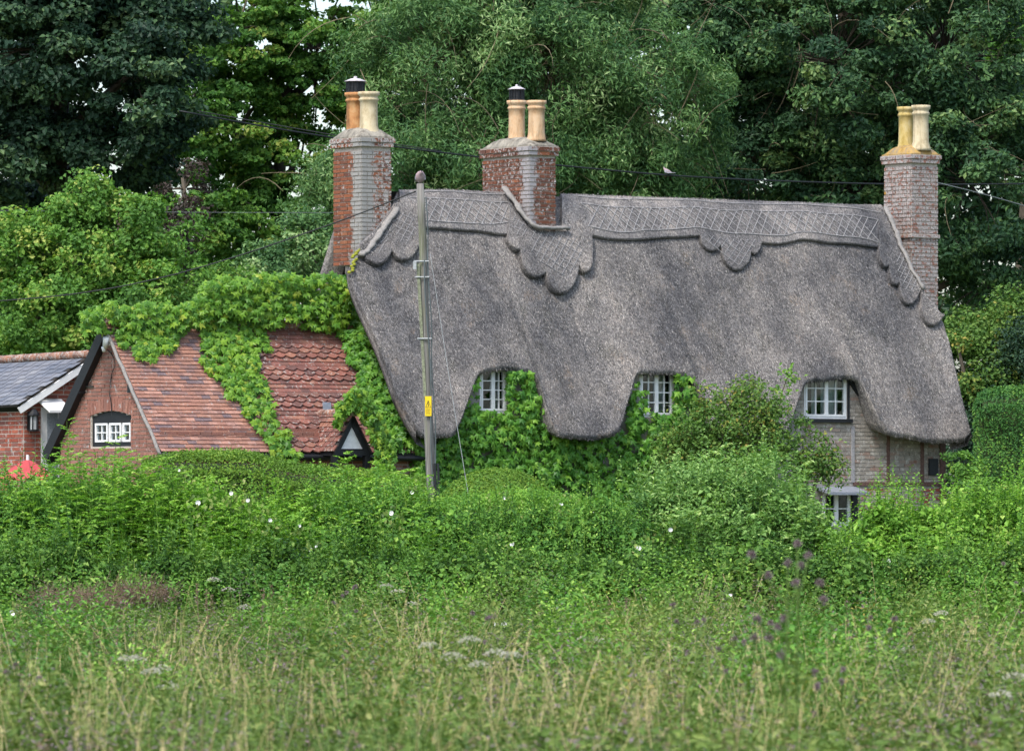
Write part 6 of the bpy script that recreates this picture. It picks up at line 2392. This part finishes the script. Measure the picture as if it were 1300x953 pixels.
m = MB()
m.box(pc(at_y(528)) + PA([-.055, -.115, 0]), (.098, 0, 0), (0, .006, 0), (0, 0, .30))
sg = m.build('warning_sign', simple_cached('sign_yellow', (.80, .56, .02), var=.05, rough=.5), pole)
m = MB()
so_ = pc(at_y(528)) + PA([-.055, -.1165, 0])
tri = [(.012, .13), (.086, .13), (.049, .235)]
def bar(a, b, w_=.006):
    a, b = PA([a[0], 0, a[1]]), PA([b[0], 0, b[1]])
    d = unit(b - a); nn = PA([-d[2], 0, d[0]]) * w_
    m.box(so_ + a - nn / 2, b - a, nn, (0, -.001, 0))
for i in range(3): bar(tri[i], tri[(i + 1) % 3])
bar((.055, .215), (.043, .18), .008); bar((.043, .18), (.056, .172), .008); bar((.056, .172), (.044, .14), .008)
for k in range(5):
    zz = .10 - k * .017
    x = .014
    while x < .08:
        l = random.uniform(.006, .016)
        bar((x, zz), (min(.084, x + l), zz), .006 if k < 2 else .004)
        x += l + .004
m.build('sign_marking', M['black_paint'], sg)
m = MB()
p0, p1 = pc(at_y(334)), pc(at_y(505))
m.box(p0 + PA([-.10, -.08, 0]), p1 - p0 + PA([.035, 0, 0]), (.045, 0, 0), (0, .03, 0))
m.build('timber_batten', simple_cached('lichen_wood', (.20, .215, .14), var=.4), pole)
m = MB()
for y in (332, 352, 430):
    q = pc(at_y(y)); m.tube([q + PA([-.13, -.09, 0]), q + PA([.09, -.09, .0])], .012, 5)
m.box(pc(at_y(342)) + PA([-.15, -.13, 0]), (.05, 0, 0), (0, .05, 0), (0, 0, .12))
m.build('bracket', simple_cached('galvanised', (.36, .38, .38), rough=.5), pole)
m = MB()
m.tube([pc(at_y(y)) + PA([.085 + .012 * math.sin(y * .05), -.06, 0]) for y in range(250, 640, 26)], .010, 5)
m.tube([pc(at_y(y)) + PA([.035 + .02 * math.sin(y * .03), -.10, 0]) for y in range(330, 640, 26)], .009, 5)
m.build('down_cable', M['wire'], pole)
m = MB()
for dx in (.045, .095):
    m.box(pc(at_y(632)) + PA([dx, -.10, 0]), pc(at_y(588)) - pc(at_y(632)), (.035, 0, 0), (0, .05, 0))
    m.box(pc(0) + PA([dx, -.10, 0]), pc(at_y(632)) - pc(0), (.035, 0, 0), (0, .05, 0))
m.build('cable_guard', M['rubber'], pole)


def cable(name, label, pts, rad, mat, cat='cable'):
    c = np.array(pts)
    s_ = np.linspace(0, len(c) - 1, (len(c) - 1) * 6 + 1)
    cp = np.stack([np.interp(s_, range(len(c)), c[:, i]) for i in range(3)], 1)
    for _ in range(6):
        cp[1:-1] = (cp[:-2] + 2 * cp[1:-1] + cp[2:]) / 4
    org = cp[0].copy()
    m = MB(); m.tube(cp, rad, 6)
    o = m.build(name, mat, None, True, origin=org)
    return tag(o, label, cat)


cable('overhead_cable', 'thick dark overhead cable passing behind all three chimneys', [W(x, y, 116 + (x - 250) * .006) for x, y in ((228, 141), (330, 160), (423, 175), (497, 186), (612, 200), (708, 210), (847, 223), (985, 230), (1122, 234), (1200, 234.5), (1330, 233))], .018, M['rubber'])
cable('overhead_cable', 'second thin cable sagging just above the thick one at upper left', [W(x, y, 116) for x, y in ((250, 141), (278, 146), (340, 157), (425, 172), (500, 183), (560, 192))], .011, M['rubber'])
cable('overhead_cable', 'thin cable falling to the right of the right chimney', [W(x, y, 114) for x, y in ((1180, 229), (1190, 232), (1240, 244), (1300, 261), (1340, 273))], .010, M['wire'])
cable('overhead_cable', 'very thin grey wire crossing the trees level left of the left chimney', [W(x, y, 120) for x, y in ((-20, 267), (150, 269), (300, 270), (440, 270))], .006, M['wire'])
cable('service_cable', 'black service cable sagging from the pole top to the left edge', [W(x, y, YP - 1 + 0 * x) for x, y in ((-20, 383), (0, 382), (75, 376), (150, 365), (225, 348), (300, 326), (380, 299), (450, 274), (500, 254), (528, 243))], .011, M['rubber'])
cable('stay_wire', 'thin stay wire slanting from the pole down to the clipped dome', [W(x, y, YP - .1 * 0) for x, y in ((546, 322), (558, 400), (572, 490), (590, 600), (600, 660))], .005, simple_cached('galvanised', (.36, .38, .38)), 'wire')


def bird(name, label, c, s, yaw, fat=1.0):
    t = thing(name, label, 'bird', c)
    V, Fc = [], []
    prof = [(x_, z_ * (1 - .45 * (fat - 1)) if x_ > .08 else z_ * (1 + .1 * (fat - 1)), w_ * fat if x_ < .08 else w_ * (1 + .4 * (fat - 1)), h_ * (fat if x_ < .08 else 1)) for x_, z_, w_, h_ in ((-.16, .02, .012, .008), (-.11, .045, .03, .018), (-.06, .06, .05, .045), (0, .072, .062, .068), (.045, .088, .060, .066), (.075, .115, .045, .048), (.088, .142, .033, .034), (.098, .162, .033, .034), (.115, .172, .022, .022), (.125, .172, .006, .008))]
    sides = 12
    cy, sy_ = math.cos(yaw), math.sin(yaw)
    for x, z, wy, hz in prof:
        for k in range(sides):
            a = 2 * math.pi * k / sides
            lx, ly, lz = x, wy * math.cos(a), z + hz * math.sin(a)
            V.append((c[0] + s * (lx * cy - ly * sy_), c[1] + s * (lx * sy_ + ly * cy), c[2] + s * (lz + .02)))
    for i in range(len(prof) - 1):
        for k in range(sides):
            k2 = (k + 1) % sides
            Fc.append([i * sides + k, i * sides + k2, (i + 1) * sides + k2, (i + 1) * sides + k])
    Fc.append(list(range(sides))[::-1]); Fc.append([(len(prof) - 1) * sides + k for k in range(sides)])
    m = MB(); m.add(V, Fc); m.build('body', M['bird_breast'], t, True)
    loc = lambda x, y, z: PA([c[0] + s * (x * cy - y * sy_), c[1] + s * (x * sy_ + y * cy), c[2] + s * (z + .02)])
    for sgn in (-1, 1):
        m = MB()
        m.add([loc(.05, sgn * .062 * fat, .115), loc(.04, sgn * .068 * fat, .04), loc(-.06, sgn * .058 * fat, .02), loc(-.17, sgn * .015, .015), loc(-.06, sgn * .05, .09),
               loc(.05, sgn * .052, .115), loc(.04, sgn * .052, .04), loc(-.06, sgn * .04, .02), loc(-.17, sgn * .008, .015), loc(-.06, sgn * .035, .09)],
              [[0, 1, 2, 3, 4], [9, 8, 7, 6, 5], [0, 5, 6, 1], [1, 6, 7, 2], [2, 7, 8, 3], [3, 8, 9, 4], [4, 9, 5, 0]])
        m.build('wing', M['bird_grey'], t)
        m = MB(); m.tube([loc(.0, sgn * .02, .02), loc(.005, sgn * .02, -.02)], .005 * s * 1.2, 5); m.build('leg', M['red_cloth'] if False else M['bird_dark'], t)
        m = MB(); m.lathe(loc(.106, sgn * .028, .172), [(.001, -.005 * s), (.006 * s, 0), (.001, .005 * s)], 6); m.build('eye', M['bird_dark'], t)
    m = MB(); m.tube([loc(.118, 0, .172), loc(.145, 0, .163)], [.008 * s, .002 * s], 6); m.build('beak', M['bird_dark'], t)
    m = MB(); m.box(loc(-.12, -.025, .03), loc(-.26, -.03, .015) - loc(-.12, -.025, .03), loc(-.12, .025, .03) - loc(-.12, -.025, .03), (0, 0, .008)); m.build('tail', M['bird_grey'], t)


bird('pigeon', 'plump grey pigeon perched on top of the wooden pole', pt + PA([0, -.01, 0]), .95, R(-78), fat=1.3)
ydv = 116 + (847 - 250) * .006
bird('dove', 'small pale dove sitting on the overhead cable behind the thatch', W(847, 223, ydv) + PA([0, 0, .02]), .72, R(150))

# ------------------------------------------------------------------ red parasol
YQ = 90.0
c = W(35, 583, YQ)
t = thing('garden_parasol', 'red garden parasol half hidden in the shrubs at the left edge', 'parasol', (c[0], YQ, 0))
nseg = 8
Rr, hh = .42, .26
for k in range(nseg):
    a0, a1 = 2 * math.pi * k / nseg + .2, 2 * math.pi * (k + 1) / nseg + .2
    G = []
    for i in range(6):
        f = i / 5
        row = []
        for j in range(5):
            g = j / 4
            a = a0 + (a1 - a0) * g
            sagg = .05 * math.sin(math.pi * g) * f
            row.append((c[0] + math.cos(a) * Rr * f, c[1] + math.sin(a) * Rr * f, c[2] - hh * f ** 1.3 - sagg))
        G.append(row)
    m = MB(); m.grid(np.array(G)); m.build('canopy_panel', M['red_cloth'], t, True)
m = MB(); m.tube([(c[0], YQ, 0), (c[0], YQ, c[2] + .07)], .02, 8); m.build('pole', M['white_paint'], t)

for o in list(bpy.data.objects):
    if '_b' in o:
        del o['_b']
